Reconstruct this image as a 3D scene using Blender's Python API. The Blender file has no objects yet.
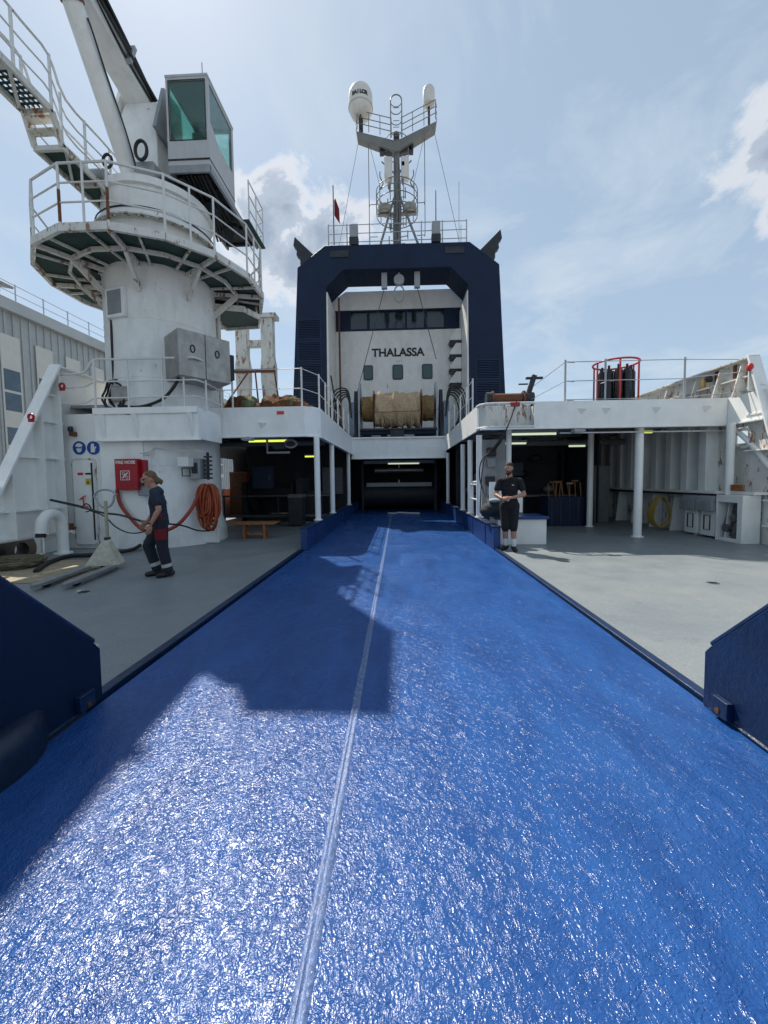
import bpy, bmesh, math, random
from mathutils import Vector, Matrix
from math import radians as rad, sin, cos, pi

S = bpy.context.scene
COL = S.collection
random.seed(7)

# ------------------------------------------------------------------ camera
F = 385.0; EYE = 1.5
Mc = (Matrix.Rotation(rad(2.23), 3, 'Z') @ Matrix.Rotation(pi/2-rad(3.15), 3, 'X') @ Matrix.Rotation(rad(-0.7), 3, 'Z'))
PPX, PPY = 384.245, 501.37
cam_d = bpy.data.cameras.new('camera'); cam = bpy.data.objects.new('camera', cam_d); COL.objects.link(cam)
cam.matrix_world = Matrix.Translation((0, 0, EYE)) @ Mc.to_4x4()
cam_d.sensor_fit = 'VERTICAL'; cam_d.sensor_height = 36.0; cam_d.lens = 36.0*F/1024
cam_d.shift_x = -(PPX-384)/1024; cam_d.shift_y = (PPY-512)/1024
cam_d.clip_start = 0.05; cam_d.clip_end = 6000
S.camera = cam

def P(px, py, x=None, y=None, z=None):
    """the world point where the sight line through a photo pixel meets the plane x=, y= or z="""
    v = Mc @ Vector(((px-PPX)/F, -(py-PPY)/F, -1.0))
    t = x/v.x if x is not None else (y/v.y if y is not None else (z-EYE)/v.z)
    return Vector((0, 0, EYE)) + v*t

# ------------------------------------------------------------------ world, sun, exposure
SUN = Vector((-0.39, 0.62, 1.0)).normalized()
W = bpy.data.worlds.new('World'); S.world = W; W.use_nodes = True
def world():
    nt = W.node_tree; N = nt.nodes; L = nt.links; N.clear()
    out = N.new('ShaderNodeOutputWorld'); bg = N.new('ShaderNodeBackground'); bg.inputs['Strength'].default_value = 0.105
    sky = N.new('ShaderNodeTexSky'); sky.sky_type = 'NISHITA'; sky.sun_disc = False
    sky.sun_elevation = math.asin(SUN.z); sky.sun_rotation = math.atan2(SUN.x, SUN.y)
    sky.air_density = 1.0; sky.dust_density = 0.6; sky.ozone_density = 1.0; sky.altitude = 0
    tc = N.new('ShaderNodeTexCoord')
    def math_(op, a, b=None, clamp=False):
        n = N.new('ShaderNodeMath'); n.operation = op; n.use_clamp = clamp
        for i, v in enumerate((a, b)):
            if v is None: continue
            if isinstance(v, (int, float)): n.inputs[i].default_value = v
            else: L.new(v, n.inputs[i])
        return n.outputs[0]
    def noise(scale, detail, rough, vec, dist=0.0):
        n = N.new('ShaderNodeTexNoise'); n.inputs['Scale'].default_value = scale; n.inputs['Detail'].default_value = detail
        n.inputs['Roughness'].default_value = rough; n.inputs['Distortion'].default_value = dist
        L.new(vec, n.inputs['Vector']); return n.outputs['Fac']
    sep = N.new('ShaderNodeSeparateXYZ'); L.new(tc.outputs['Generated'], sep.inputs[0])
    zz = math_('ADD', math_('MAXIMUM', sep.outputs[2], 0.0), 0.18)
    cmb = N.new('ShaderNodeCombineXYZ'); L.new(math_('DIVIDE', sep.outputs[0], zz), cmb.inputs[0]); L.new(math_('DIVIDE', sep.outputs[1], zz), cmb.inputs[1])
    plane = cmb.outputs[0]; direct = tc.outputs['Generated']
    n_big = noise(7.0, 8, 0.62, direct, 0.25); n_fine = noise(2.3, 9, 0.6, plane, 0.6)
    total = None
    # cumulus banks: direction, angular size, aspect
    for (px, py, r, sq) in ((285, 205, 0.085, 1.0), (262, 228, 0.105, 1.0), (322, 235, 0.11, 1.1), (300, 258, 0.11, 1.0), (806, 150, 0.105, 0.9), (790, 200, 0.06, 0.8)):
        c = (P(px, py, y=10.0)-Vector((0, 0, EYE))).normalized()
        sub = N.new('ShaderNodeVectorMath'); sub.operation = 'SUBTRACT'; L.new(direct, sub.inputs[0]); sub.inputs[1].default_value = c
        mul = N.new('ShaderNodeVectorMath'); mul.operation = 'MULTIPLY'; L.new(sub.outputs[0], mul.inputs[0]); mul.inputs[1].default_value = (1/sq, 1, sq)
        ln = N.new('ShaderNodeVectorMath'); ln.operation = 'LENGTH'; L.new(mul.outputs[0], ln.inputs[0])
        f = math_('SUBTRACT', 1.0, math_('DIVIDE', ln.outputs['Value'], r))
        f = math_('MAXIMUM', f, -1.0)
        total = f if total is None else math_('MAXIMUM', total, f)
    dens = math_('ADD', total, math_('MULTIPLY', math_('SUBTRACT', n_big, 0.5), 2.6))
    def ramp(v, stops, interp='EASE'):
        r = N.new('ShaderNodeValToRGB'); r.color_ramp.interpolation = interp
        e = r.color_ramp.elements
        while len(e) < len(stops): e.new(0.5)
        for k, (p, c) in enumerate(stops): e[k].position = p; e[k].color = (*c, 1) if len(c) == 3 else c
        L.new(v, r.inputs[0]); return r.outputs[0]
    m_cu = ramp(dens, ((0.0, (0, 0, 0)), (0.34, (.6,)*3), (0.75, (.95,)*3)))
    c_cu = ramp(dens, ((0.10, (7.6, 7.4, 7.4)), (0.36, (6.4, 6.3, 6.4)), (0.52, (3.5, 4.0, 4.7)), (0.9, (2.5, 3.1, 4.0))))
    wisp = ramp(n_fine, ((0.46, (0, 0, 0)), (0.70, (.75,)*3)), 'LINEAR')
    mix1 = N.new('ShaderNodeMixRGB'); L.new(wisp, mix1.inputs[0]); L.new(sky.outputs[0], mix1.inputs[1]); mix1.inputs[2].default_value = (6.2, 6.5, 7.0, 1)
    # an even veil of bright summer haze over the blue
    veil = N.new('ShaderNodeMixRGB'); veil.inputs[0].default_value = 0.62; L.new(mix1.outputs[0], veil.inputs[1]); veil.inputs[2].default_value = (3.5, 4.45, 5.3, 1)
    mix2 = N.new('ShaderNodeMixRGB'); L.new(m_cu, mix2.inputs[0]); L.new(veil.outputs[0], mix2.inputs[1]); L.new(c_cu, mix2.inputs[2])
    L.new(mix2.outputs[0], bg.inputs['Color']); L.new(bg.outputs[0], out.inputs[0])
world()
sd = bpy.data.lights.new('sun', 'SUN'); sun = bpy.data.objects.new('sun', sd); COL.objects.link(sun)
sd.energy = 4.2; sd.angle = rad(0.53); sd.color = (1.0, 0.93, 0.83)
sun.rotation_euler = SUN.to_track_quat('Z', 'Y').to_euler()
vs = S.view_settings; vs.view_transform = 'Standard'; vs.look = 'None'; vs.exposure = 0.42; vs.gamma = 1.0; vs.use_curve_mapping = False
S.render.engine = 'CYCLES'; S.cycles.use_denoising = True; S.cycles.max_bounces = 8; S.cycles.caustics_reflective = False; S.cycles.caustics_refractive = False

# ------------------------------------------------------------------ materials
MATS = {}
def mat(name, col, rough=0.5, metal=0.0, var=0.15, vscale=3.0, rust=0.0, rust_scale=2.2, bump=0.0, bscale=40.0, dirt=0.0, spec=0.5, coat=0.0, stretch=(1, 1, 0.35), trans=0.0, alpha=1.0):
    if name in MATS: return MATS[name]
    m = bpy.data.materials.new(name); m.use_nodes = True; MATS[name] = m
    nt = m.node_tree; N = nt.nodes; L = nt.links; b = N['Principled BSDF']
    tc = N.new('ShaderNodeTexCoord'); geo = N.new('ShaderNodeNewGeometry')
    pos = geo.outputs['Position']
    def noise(scale, detail=6, rough_=0.6, vec=pos):
        n = N.new('ShaderNodeTexNoise'); n.inputs['Scale'].default_value = scale; n.inputs['Detail'].default_value = detail; n.inputs['Roughness'].default_value = rough_
        L.new(vec, n.inputs['Vector']); return n.outputs['Fac']
    def mr(v, a, b_, c, d):
        n = N.new('ShaderNodeMapRange'); L.new(v, n.inputs[0]); n.inputs[1].default_value = a; n.inputs[2].default_value = b_; n.inputs[3].default_value = c; n.inputs[4].default_value = d; return n.outputs[0]
    def mix(f, c1, c2):
        n = N.new('ShaderNodeMixRGB')
        for i, v in enumerate((f, c1, c2)):
            if isinstance(v, (int, float)): n.inputs[i].default_value = v
            elif isinstance(v, tuple): n.inputs[i].default_value = (*v, 1)
            else: L.new(v, n.inputs[i])
        return n.outputs[0]
    lo = tuple(c*(1-var) for c in col); hi = tuple(min(1, c*(1+var*0.6)) for c in col)
    c = mix(mr(noise(vscale), 0.3, 0.7, 0, 1), lo, hi)
    if dirt or rust:
        mp = N.new('ShaderNodeMapping'); L.new(pos, mp.inputs[0]); mp.inputs['Scale'].default_value = stretch
        st = noise(rust_scale*2.2, 8, 0.65, mp.outputs[0])
    if dirt:
        c = mix(mr(st, 0.48, 0.75, 0, dirt), c, tuple(v*0.45 for v in (col[0], col[1]*0.93, col[2]*0.82)))
    if rust:
        rn = noise(rust_scale*3.1, 9, 0.7, mp.outputs[0])
        rf = mr(rn, 0.66-rust*0.22, 0.70-rust*0.2, 0, 0.92)
        c = mix(rf, c, mix(noise(25.0), (0.16, 0.055, 0.02), (0.33, 0.13, 0.05)))
    L.new(c, b.inputs['Base Color'])
    b.inputs['Metallic'].default_value = metal
    L.new(mr(noise(vscale*4.0), 0.3, 0.7, max(0, rough-0.08), min(1, rough+0.1)), b.inputs['Roughness'])
    b.inputs['Specular IOR Level'].default_value = spec
    if coat: b.inputs['Coat Weight'].default_value = coat; b.inputs['Coat Roughness'].default_value = 0.12
    if trans: b.inputs['Transmission Weight'].default_value = trans
    if alpha < 1: b.inputs['Alpha'].default_value = alpha
    if bump:
        bn = N.new('ShaderNodeBump'); bn.inputs['Strength'].default_value = bump; bn.inputs['Distance'].default_value = 0.02
        L.new(noise(bscale, 5), bn.inputs['Height']); L.new(bn.outputs[0], b.inputs['Normal'])
    return m
def emit(name, col, st):
    m = bpy.data.materials.new(name); m.use_nodes = True; b = m.node_tree.nodes['Principled BSDF']
    b.inputs['Base Color'].default_value = (*col, 1); b.inputs['Emission Color'].default_value = (*col, 1); b.inputs['Emission Strength'].default_value = st
    MATS[name] = m; return m

M_white = mat('white_ship_paint', (0.86, 0.87, 0.85), 0.42, var=0.05, dirt=0.18, rust=0.0, bump=0.12, bscale=3.0)
M_whiteR = mat('white_paint_rusting', (0.68, 0.68, 0.64), 0.5, var=0.10, dirt=0.45, rust=0.50, bump=0.15, bscale=6)
M_whiteC = mat('crane_white_paint', (0.80, 0.81, 0.80), 0.45, var=0.07, dirt=0.28, rust=0.04, bump=0.1, bscale=2.5)
M_cream = mat('cream_paint', (0.62, 0.58, 0.48), 0.5, var=0.12, dirt=0.5, rust=0.2)
M_tower = mat('tower_white_paint', (0.78, 0.77, 0.74), 0.5, var=0.06, dirt=0.3, rust=0.04, rust_scale=0.8)
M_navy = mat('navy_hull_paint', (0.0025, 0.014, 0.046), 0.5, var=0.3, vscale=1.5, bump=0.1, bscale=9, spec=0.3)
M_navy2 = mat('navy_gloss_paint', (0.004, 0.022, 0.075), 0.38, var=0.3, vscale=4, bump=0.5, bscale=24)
M_blue = mat('blue_wall_paint', (0.010, 0.045, 0.17), 0.4, var=0.3, vscale=5, bump=0.3, bscale=14, rust=0.05)
M_black = mat('black_rubber', (0.012, 0.012, 0.013), 0.55)
M_blackg = mat('black_gloss', (0.010, 0.010, 0.012), 0.25)
M_dark = mat('dark_machine_and_shade', (0.026, 0.030, 0.036), 0.6, var=0.4)  # dark machinery; in the covered bays the colour also carries shade
M_hang = mat('hangar_shade_paint', (0.028, 0.032, 0.038), 0.7, var=0.4, vscale=1.2)  # shade of the covered bays is put into this dark colour
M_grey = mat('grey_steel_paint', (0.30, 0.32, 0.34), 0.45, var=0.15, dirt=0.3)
M_rail = mat('galvanised_rail', (0.42, 0.44, 0.46), 0.45, var=0.15, rust=0.12, rust_scale=5)
M_railw = mat('white_rail_paint', (0.68, 0.69, 0.68), 0.45, var=0.08, rust=0.12, rust_scale=4)
M_stain = mat('stainless_sheet', (0.36, 0.35, 0.33), 0.38, metal=0.55, var=0.25, vscale=5, dirt=0.5, bump=0.15, bscale=8)
M_green = mat('green_grating_paint', (0.014, 0.050, 0.042), 0.6, var=0.3, rust=0.15)
M_rust = mat('rusty_steel', (0.17, 0.065, 0.03), 0.8, var=0.5, vscale=14, bump=0.4, bscale=60)
M_red = mat('red_paint', (0.36, 0.008, 0.018), 0.4, var=0.12)
M_redb = mat('bright_red_paint', (0.62, 0.035, 0.03), 0.4, var=0.1)
M_hose = mat('red_rubber_hose', (0.30, 0.035, 0.02), 0.55, var=0.2)
M_hoseo = mat('orange_hose', (0.36, 0.065, 0.018), 0.5, var=0.3, vscale=9)
M_yel = mat('yellow_rubber', (0.62, 0.50, 0.02), 0.5, var=0.2)
M_yelh = mat('ochre_hose', (0.34, 0.22, 0.04), 0.55, var=0.2)
M_wood = mat('varnished_wood', (0.32, 0.13, 0.045), 0.5, var=0.35, vscale=8)
M_net = mat('brown_net', (0.56, 0.41, 0.26), 0.95, var=0.45, vscale=18, bump=1.0, bscale=70, spec=0.1)
M_nety = mat('ochre_rope_winding', (0.26, 0.17, 0.075), 0.9, var=0.4, vscale=12, bump=0.8, bscale=60, spec=0.1)
M_tarp = mat('rust_brown_net_heap', (0.17, 0.085, 0.045), 0.95, var=0.5, vscale=6, bump=1.0, bscale=45, spec=0.1)
M_tarpg = mat('green_net_heap', (0.20, 0.22, 0.13), 0.95, var=0.5, vscale=9, bump=1.0, bscale=45, spec=0.1)
M_glass = mat('tinted_window', (0.015, 0.03, 0.035), 0.08, var=0.1, spec=0.9)
M_glassg = mat('green_cab_glass', (0.42, 0.78, 0.68), 0.03, var=0.02, trans=0.92, spec=0.6)
M_glassw = mat('warehouse_glass', (0.05, 0.09, 0.14), 0.12, var=0.4, vscale=1.5, spec=0.8)
M_clad = mat('pale_metal_cladding', (0.40, 0.43, 0.44), 0.6, var=0.1, dirt=0.45, rust_scale=0.5, stretch=(1, 1, 0.1))
M_clad2 = mat('cream_cladding', (0.55, 0.54, 0.49), 0.6, var=0.08, dirt=0.2, rust_scale=0.5)
M_roofb = mat('warehouse_fascia', (0.44, 0.46, 0.47), 0.6, var=0.15, vscale=0.6)
M_quay = mat('quay_concrete', (0.30, 0.29, 0.27), 0.85, var=0.2, vscale=0.3)
M_signb = mat('sign_blue', (0.012, 0.06, 0.33), 0.4, var=0.05)
M_signw = mat('sign_white', (0.75, 0.75, 0.72), 0.5, var=0.03)
M_signy = mat('sign_yellow', (0.6, 0.48, 0.05), 0.5, var=0.05)
M_textn = mat('name_lettering', (0.008, 0.009, 0.015), 0.5, var=0.05)
M_skin = mat('skin_tanned', (0.42, 0.21, 0.14), 0.55, var=0.08, vscale=20)
M_shirt = mat('navy_cotton', (0.018, 0.026, 0.045), 0.9, var=0.2, vscale=15, bump=0.3, bscale=25)
M_trou = mat('navy_work_trousers', (0.016, 0.019, 0.032), 0.9, var=0.3, vscale=12, bump=0.5, bscale=18)
M_blk = mat('black_cotton', (0.010, 0.010, 0.012), 0.9, var=0.2, vscale=15, bump=0.4, bscale=20)
M_redc = mat('dark_red_cloth', (0.16, 0.010, 0.015), 0.9, var=0.2)
M_refl = mat('reflective_band', (0.5, 0.5, 0.47), 0.5, var=0.1)
M_hair = mat('blonde_hair', (0.17, 0.105, 0.05), 0.7, var=0.5, vscale=60, bump=0.8, bscale=90)
M_hairb = mat('brown_hair', (0.045, 0.025, 0.015), 0.7, var=0.5, vscale=60, bump=0.8, bscale=90)
M_sock = mat('white_sock', (0.7, 0.7, 0.68), 0.9, var=0.05)
M_orange = mat('orange_paint', (0.7, 0.14, 0.03), 0.5, var=0.1)
M_eye = mat('eye_white', (0.6, 0.58, 0.55), 0.3, var=0.02)
M_lampy = emit('yellow_tube', (0.75, 0.85, 0.10), 0.9)
M_lampw = emit('pale_tube', (0.75, 0.85, 0.60), 0.55)
M_radome = mat('radome_white', (0.72, 0.70, 0.66), 0.45, var=0.06, dirt=0.3)

def deck_material():
    m = bpy.data.materials.new('grey_deck_paint'); m.use_nodes = True; nt = m.node_tree; N = nt.nodes; L = nt.links; b = N['Principled BSDF']
    g = N.new('ShaderNodeNewGeometry')
    def noise(s, d=6, r=0.6, dist=0.0):
        n = N.new('ShaderNodeTexNoise'); n.inputs['Scale'].default_value = s; n.inputs['Detail'].default_value = d; n.inputs['Roughness'].default_value = r; n.inputs['Distortion'].default_value = dist
        L.new(g.outputs['Position'], n.inputs['Vector']); return n.outputs['Fac']
    def ramp(v, st):
        r = N.new('ShaderNodeValToRGB'); e = r.color_ramp.elements
        while len(e) < len(st): e.new(.5)
        for k, (p, c) in enumerate(st): e[k].position = p; e[k].color = (*c, 1)
        L.new(v, r.inputs[0]); return r.outputs[0]
    def mixn(f, a, c, mode='MIX'):
        n = N.new('ShaderNodeMixRGB'); n.blend_type = mode
        for i, v in enumerate((f, a, c)):
            if isinstance(v, (int, float)): n.inputs[i].default_value = v
            elif isinstance(v, tuple): n.inputs[i].default_value = (*v, 1)
            else: L.new(v, n.inputs[i])
        return n.outputs[0]
    base = ramp(noise(0.9, 9, 0.65, 0.4), ((0.3, (0.172, 0.200, 0.222)), (0.5, (0.208, 0.232, 0.245)), (0.72, (0.250, 0.262, 0.258))))
    scuff = ramp(noise(16, 10, 0.75), ((0.57, (0, 0, 0)), (0.66, (0.5, 0.5, 0.5))))
    c = mixn(scuff, base, (0.40, 0.39, 0.35))
    dark = ramp(noise(2.7, 8, 0.7), ((0.60, (0, 0, 0)), (0.68, (0.5, 0.5, 0.5))))
    c = mixn(dark, c, (0.14, 0.15, 0.15))
    rustm = ramp(noise(1.9, 10, 0.8, 1.0), ((0.655, (0, 0, 0)), (0.69, (0.7, 0.7, 0.7))))
    c = mixn(rustm, c, (0.17, 0.11, 0.07))
    c = mixn(1.0, c, ramp(noise(55, 6, 0.75), ((0.32, (0.72,)*3), (0.68, (1.22,)*3))), 'MULTIPLY')
    # plate joints: the deck is welded from long plates
    bk = N.new('ShaderNodeTexBrick'); L.new(g.outputs['Position'], bk.inputs['Vector']); bk.inputs['Scale'].default_value = 1.0; bk.inputs['Brick Width'].default_value = 3.1; bk.inputs['Row Height'].default_value = 1.37
    bk.inputs['Mortar Size'].default_value = 0.008; bk.inputs['Mortar Smooth'].default_value = 0.4; bk.inputs['Color1'].default_value = (0, 0, 0, 1); bk.inputs['Color2'].default_value = (0.16, 0.16, 0.16, 1); bk.inputs['Mortar'].default_value = (1, 1, 1, 1)
    c = mixn(bk.outputs['Fac'], c, (0.17, 0.175, 0.165)); c = mixn(bk.outputs['Color'], c, (0.22, 0.24, 0.235))
    L.new(c, b.inputs['Base Color'])
    L.new(ramp(noise(1.6, 6), ((0.3, (0.35,)*3), (0.7, (0.62,)*3))), b.inputs['Roughness'])
    bn = N.new('ShaderNodeBump'); bn.inputs['Strength'].default_value = 0.35; bn.inputs['Distance'].default_value = 0.004
    L.new(noise(70, 4), bn.inputs['Height']); L.new(bn.outputs[0], b.inputs['Normal'])
    MATS['deck'] = m; return m
M_deck = deck_material()

def ramp_material():
    """wet-looking wrinkled blue coating; the sparkle is the sun mirrored in the wrinkles"""
    m = bpy.data.materials.new('wrinkled_blue_coating'); m.use_nodes = True; nt = m.node_tree; N = nt.nodes; L = nt.links; b = N['Principled BSDF']
    g = N.new('ShaderNodeNewGeometry'); pos = g.outputs['Position']
    def mapped(sc, rot=0.0):
        mp = N.new('ShaderNodeMapping'); L.new(pos, mp.inputs[0]); mp.inputs['Scale'].default_value = sc; mp.inputs['Rotation'].default_value = (0, 0, rot); return mp.outputs[0]
    def noise(s, d, r, dist, vec):
        n = N.new('ShaderNodeTexNoise'); n.inputs['Scale'].default_value = s; n.inputs['Detail'].default_value = d; n.inputs['Roughness'].default_value = r; n.inputs['Distortion'].default_value = dist
        L.new(vec, n.inputs['Vector']); return n.outputs['Fac']
    def mth(op, a, c):
        n = N.new('ShaderNodeMath'); n.operation = op
        for i, v in enumerate((a, c)):
            if isinstance(v, (int, float)): n.inputs[i].default_value = v
            else: L.new(v, n.inputs[i])
        return n.outputs[0]
    def ridge(v): return mth('ABSOLUTE', mth('SUBTRACT', v, 0.5), 0)
    # patches of swirling direction: wrinkles warp with a slow noise
    slow = noise(1.1, 3, 0.5, 0.8, pos)
    wr1 = ridge(noise(20, 2.6, 0.5, 2.0, mapped((1.15, 1.0, 1), 0.5)))
    wr2 = ridge(noise(33, 2.2, 0.5, 1.0, mapped((1, 1, 1))))
    fine = noise(110, 2, 0.5, 0.4, pos)
    h = mth('ADD', mth('MULTIPLY', wr1, 2.1), mth('ADD', mth('MULTIPLY', wr2, 1.2), mth('MULTIPLY', fine, 0.18)))
    bn = N.new('ShaderNodeBump'); bn.inputs['Strength'].default_value = 0.85; bn.inputs['Distance'].default_value = 0.0050
    L.new(h, bn.inputs['Height'])
    b2 = N.new('ShaderNodeBump'); b2.inputs['Strength'].default_value = 0.5; b2.inputs['Distance'].default_value = 0.022
    L.new(noise(6.5, 4, 0.6, 0.8, mapped((1.2, 0.9, 1))), b2.inputs['Height']); L.new(bn.outputs[0], b2.inputs['Normal'])
    L.new(b2.outputs[0], b.inputs['Normal'])
    cr = N.new('ShaderNodeValToRGB'); e = cr.color_ramp.elements
    e[0].position = 0.3; e[0].color = (0.010, 0.056, 0.215, 1); e[1].position = 0.75; e[1].color = (0.021, 0.100, 0.330, 1)
    L.new(noise(2.2, 8, 0.65, 0.6, mapped((1.4, 0.5, 1))), cr.inputs[0])
    L.new(cr.outputs[0], b.inputs['Base Color'])
    rr = N.new('ShaderNodeMapRange'); L.new(slow, rr.inputs[0]); rr.inputs[1].default_value = 0.3; rr.inputs[2].default_value = 0.7; rr.inputs[3].default_value = 0.20; rr.inputs[4].default_value = 0.30
    L.new(rr.outputs[0], b.inputs['Roughness']); b.inputs['Specular IOR Level'].default_value = 0.45
    return m
M_ramp = ramp_material()

# ------------------------------------------------------------------ mesh helper
ORG = {}
class MB:
    def __init__(s): s.v = []; s.f = []
    def add(s, vs_, fs): n = len(s.v); s.v += [Vector(p) for p in vs_]; s.f += [tuple(i+n for i in f) for f in fs]; return s
    def box(s, x0, x1, y0, y1, z0, z1):
        return s.add([(x0, y0, z0), (x1, y0, z0), (x1, y1, z0), (x0, y1, z0), (x0, y0, z1), (x1, y0, z1), (x1, y1, z1), (x0, y1, z1)],
                     [(3, 2, 1, 0), (4, 5, 6, 7), (0, 1, 5, 4), (1, 2, 6, 5), (2, 3, 7, 6), (3, 0, 4, 7)])
    def obox(s, c, u, v, w, a, b, d):
        """box about c with unit axes u,v,w and half sizes a,b,d"""
        c, u, v, w = map(Vector, (c, u, v, w)); pts = []
        for k in (-1, 1):
            for (i, j) in ((-1, -1), (1, -1), (1, 1), (-1, 1)): pts.append(c+u*a*i+v*b*j+w*d*k)
        return s.add(pts, [(3, 2, 1, 0), (4, 5, 6, 7), (0, 1, 5, 4), (1, 2, 6, 5), (2, 3, 7, 6), (3, 0, 4, 7)])
    def beam(s, p, q, w, h, up=(0, 0, 1)):
        p, q = Vector(p), Vector(q); d = (q-p); ln = d.length; d.normalize(); upv = Vector(up)
        if abs(d.dot(upv)) > .98: upv = Vector((0, 1, 0))
        sd_ = d.cross(upv).normalized(); u2 = sd_.cross(d)
        return s.obox((p+q)/2, sd_, u2, d, w/2, h/2, ln/2) if False else s.obox((p+q)/2, d, sd_, u2, ln/2, w/2, h/2)
    def cyl(s, p, q, r, r2=None, n=12, caps=True):
        p, q = Vector(p), Vector(q); r2 = r if r2 is None else r2; d = (q-p).normalized()
        a = d.orthogonal().normalized(); b = d.cross(a); A = []; B = []
        for i in range(n):
            t = 2*pi*i/n; o = a*cos(t)+b*sin(t); A.append(p+o*r); B.append(q+o*r2)
        fs = [(i, (i+1) % n, n+(i+1) % n, n+i) for i in range(n)]
        if caps: fs += [tuple(range(n-1, -1, -1)), tuple(range(n, 2*n))]
        return s.add(A+B, fs)
    def tube(s, pts, r, n=8, closed=False, caps=True):
        pts = [Vector(p) for p in pts]; m = len(pts); fr = None; rings = []
        for i, p in enumerate(pts):
            if closed: d = pts[(i+1) % m]-pts[i-1]
            else: d = pts[min(i+1, m-1)]-pts[max(i-1, 0)]
            d.normalize()
            if fr is None: a = d.orthogonal().normalized()
            else: a = (fr-d*fr.dot(d)).normalized()
            fr = a; b = d.cross(a); rr = r[i] if isinstance(r, (list, tuple)) else r
            rings += [p+(a*cos(2*pi*k/n)+b*sin(2*pi*k/n))*rr for k in range(n)]
        fs = []
        for i in range(m if closed else m-1):
            j = (i+1) % m
            fs += [(i*n+k, i*n+(k+1) % n, j*n+(k+1) % n, j*n+k) for k in range(n)]
        if not closed and caps: fs += [tuple(range(n-1, -1, -1)), tuple(range((m-1)*n, m*n))]
        return s.add(rings, fs)
    def lathe(s, c, prof, n=24, axis=(0, 0, 1), a0=0.0, a1=2*pi):
        """prof: (radius, height along axis)"""
        c = Vector(c); ax = Vector(axis).normalized(); a = Vector((1, 0, 0)) if abs(ax.x) < .9 else Vector((0, 1, 0)); a = (a-ax*a.dot(ax)).normalized(); b = ax.cross(a)
        full = abs(a1-a0-2*pi) < 1e-6; k = n if full else n+1; vs_ = []
        for r, h in prof:
            for i in range(k):
                t = a0+(a1-a0)*i/n; vs_.append(c+ax*h+(a*cos(t)+b*sin(t))*max(r, 1e-4))
        fs = []
        for j in range(len(prof)-1):
            for i in range(n):
                i2 = (i+1) % k if full else i+1
                fs.append((j*k+i, j*k+i2, (j+1)*k+i2, (j+1)*k+i))
        return s.add(vs_, fs)
    def prism(s, poly, axis, a, b):
        """poly (2D) extruded along axis 'x','y','z' from a to b; 2D order: x->(y,z) y->(x,z) z->(x,y)"""
        def mk(p, t): return {'x': (t, p[0], p[1]), 'y': (p[0], t, p[1]), 'z': (p[0], p[1], t)}[axis]
        n = len(poly); vs_ = [mk(p, a) for p in poly]+[mk(p, b) for p in poly]
        return s.add(vs_, [tuple(range(n-1, -1, -1)), tuple(range(n, 2*n))]+[(i, (i+1) % n, n+(i+1) % n, n+i) for i in range(n)])
    def panel(s, axis, t0, t1, a0, a1, b0, b1, holes):
        """wall slab with rectangular holes; (a,b) in plane"""
        as_ = sorted({a0, a1, *[h[0] for h in holes], *[h[1] for h in holes]}); bs = sorted({b0, b1, *[h[2] for h in holes], *[h[3] for h in holes]})
        for i in range(len(as_)-1):
            for j in range(len(bs)-1):
                ca, cb = (as_[i]+as_[i+1])/2, (bs[j]+bs[j+1])/2
                if any(h[0] < ca < h[1] and h[2] < cb < h[3] for h in holes): continue
                if axis == 'x': s.box(t0, t1, as_[i], as_[i+1], bs[j], bs[j+1])
                else: s.box(as_[i], as_[i+1], t0, t1, bs[j], bs[j+1])
        return s
    def ell(s, c, rx, ry, rz, rot=None, n=16, m=10):
        c = Vector(c); vs_ = []; R_ = rot or Matrix.Identity(3)
        for j in range(m+1):
            ph = pi*j/m
            for i in range(n):
                t = 2*pi*i/n; vs_.append(c+R_ @ Vector((rx*sin(ph)*cos(t), ry*sin(ph)*sin(t), rz*cos(ph))))
        return s.add(vs_, [(j*n+i, (j+1)*n+i, (j+1)*n+(i+1) % n, j*n+(i+1) % n) for j in range(m) for i in range(n)])
    def cap(s, a, b, ra, rb, n=12):
        """tapered capsule"""
        a, b = Vector(a), Vector(b); d = b-a
        if d.length < 1e-5: return s.ell(a, ra, ra, ra)
        L_ = d.length; d.normalize(); prof = []
        for k in range(5): t = -pi/2+pi/2*k/4; prof.append((ra*cos(t), ra*sin(t)))
        for k in range(5): t = pi/2*k/4; prof.append((rb*cos(t), L_+rb*sin(t)))
        return s.lathe(a, prof, n, d)
    def xf(s, mtx):
        s.v = [mtx @ p for p in s.v]; return s
    def build(s, name, material, parent=None, smooth=35, bevel=0.0, origin=None, clean=True):
        org = Vector(origin) if origin is not None else (ORG[parent.name] if parent else Vector((0, 0, 0)))
        me = bpy.data.meshes.new(name); me.from_pydata([p-org for p in s.v], [], s.f); me.validate()
        if clean:
            bm = bmesh.new(); bm.from_mesh(me); bmesh.ops.remove_doubles(bm, verts=bm.verts, dist=1e-5); bmesh.ops.recalc_face_normals(bm, faces=bm.faces); bm.to_mesh(me); bm.free()
        me.materials.append(material)
        if smooth:
            me.polygons.foreach_set('use_smooth', [True]*len(me.polygons))
            try: me.set_sharp_from_angle(angle=rad(smooth))
            except Exception: pass
        o = bpy.data.objects.new(name, me); COL.objects.link(o)
        if parent: o.parent = parent; o.location = org-ORG[parent.name]
        else: o.location = org
        ORG[o.name] = org
        if bevel:
            bv = o.modifiers.new('bevel', 'BEVEL'); bv.width = bevel; bv.segments = 2; bv.limit_method = 'ANGLE'; bv.angle_limit = rad(40); bv.harden_normals = False
        return o

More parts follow.
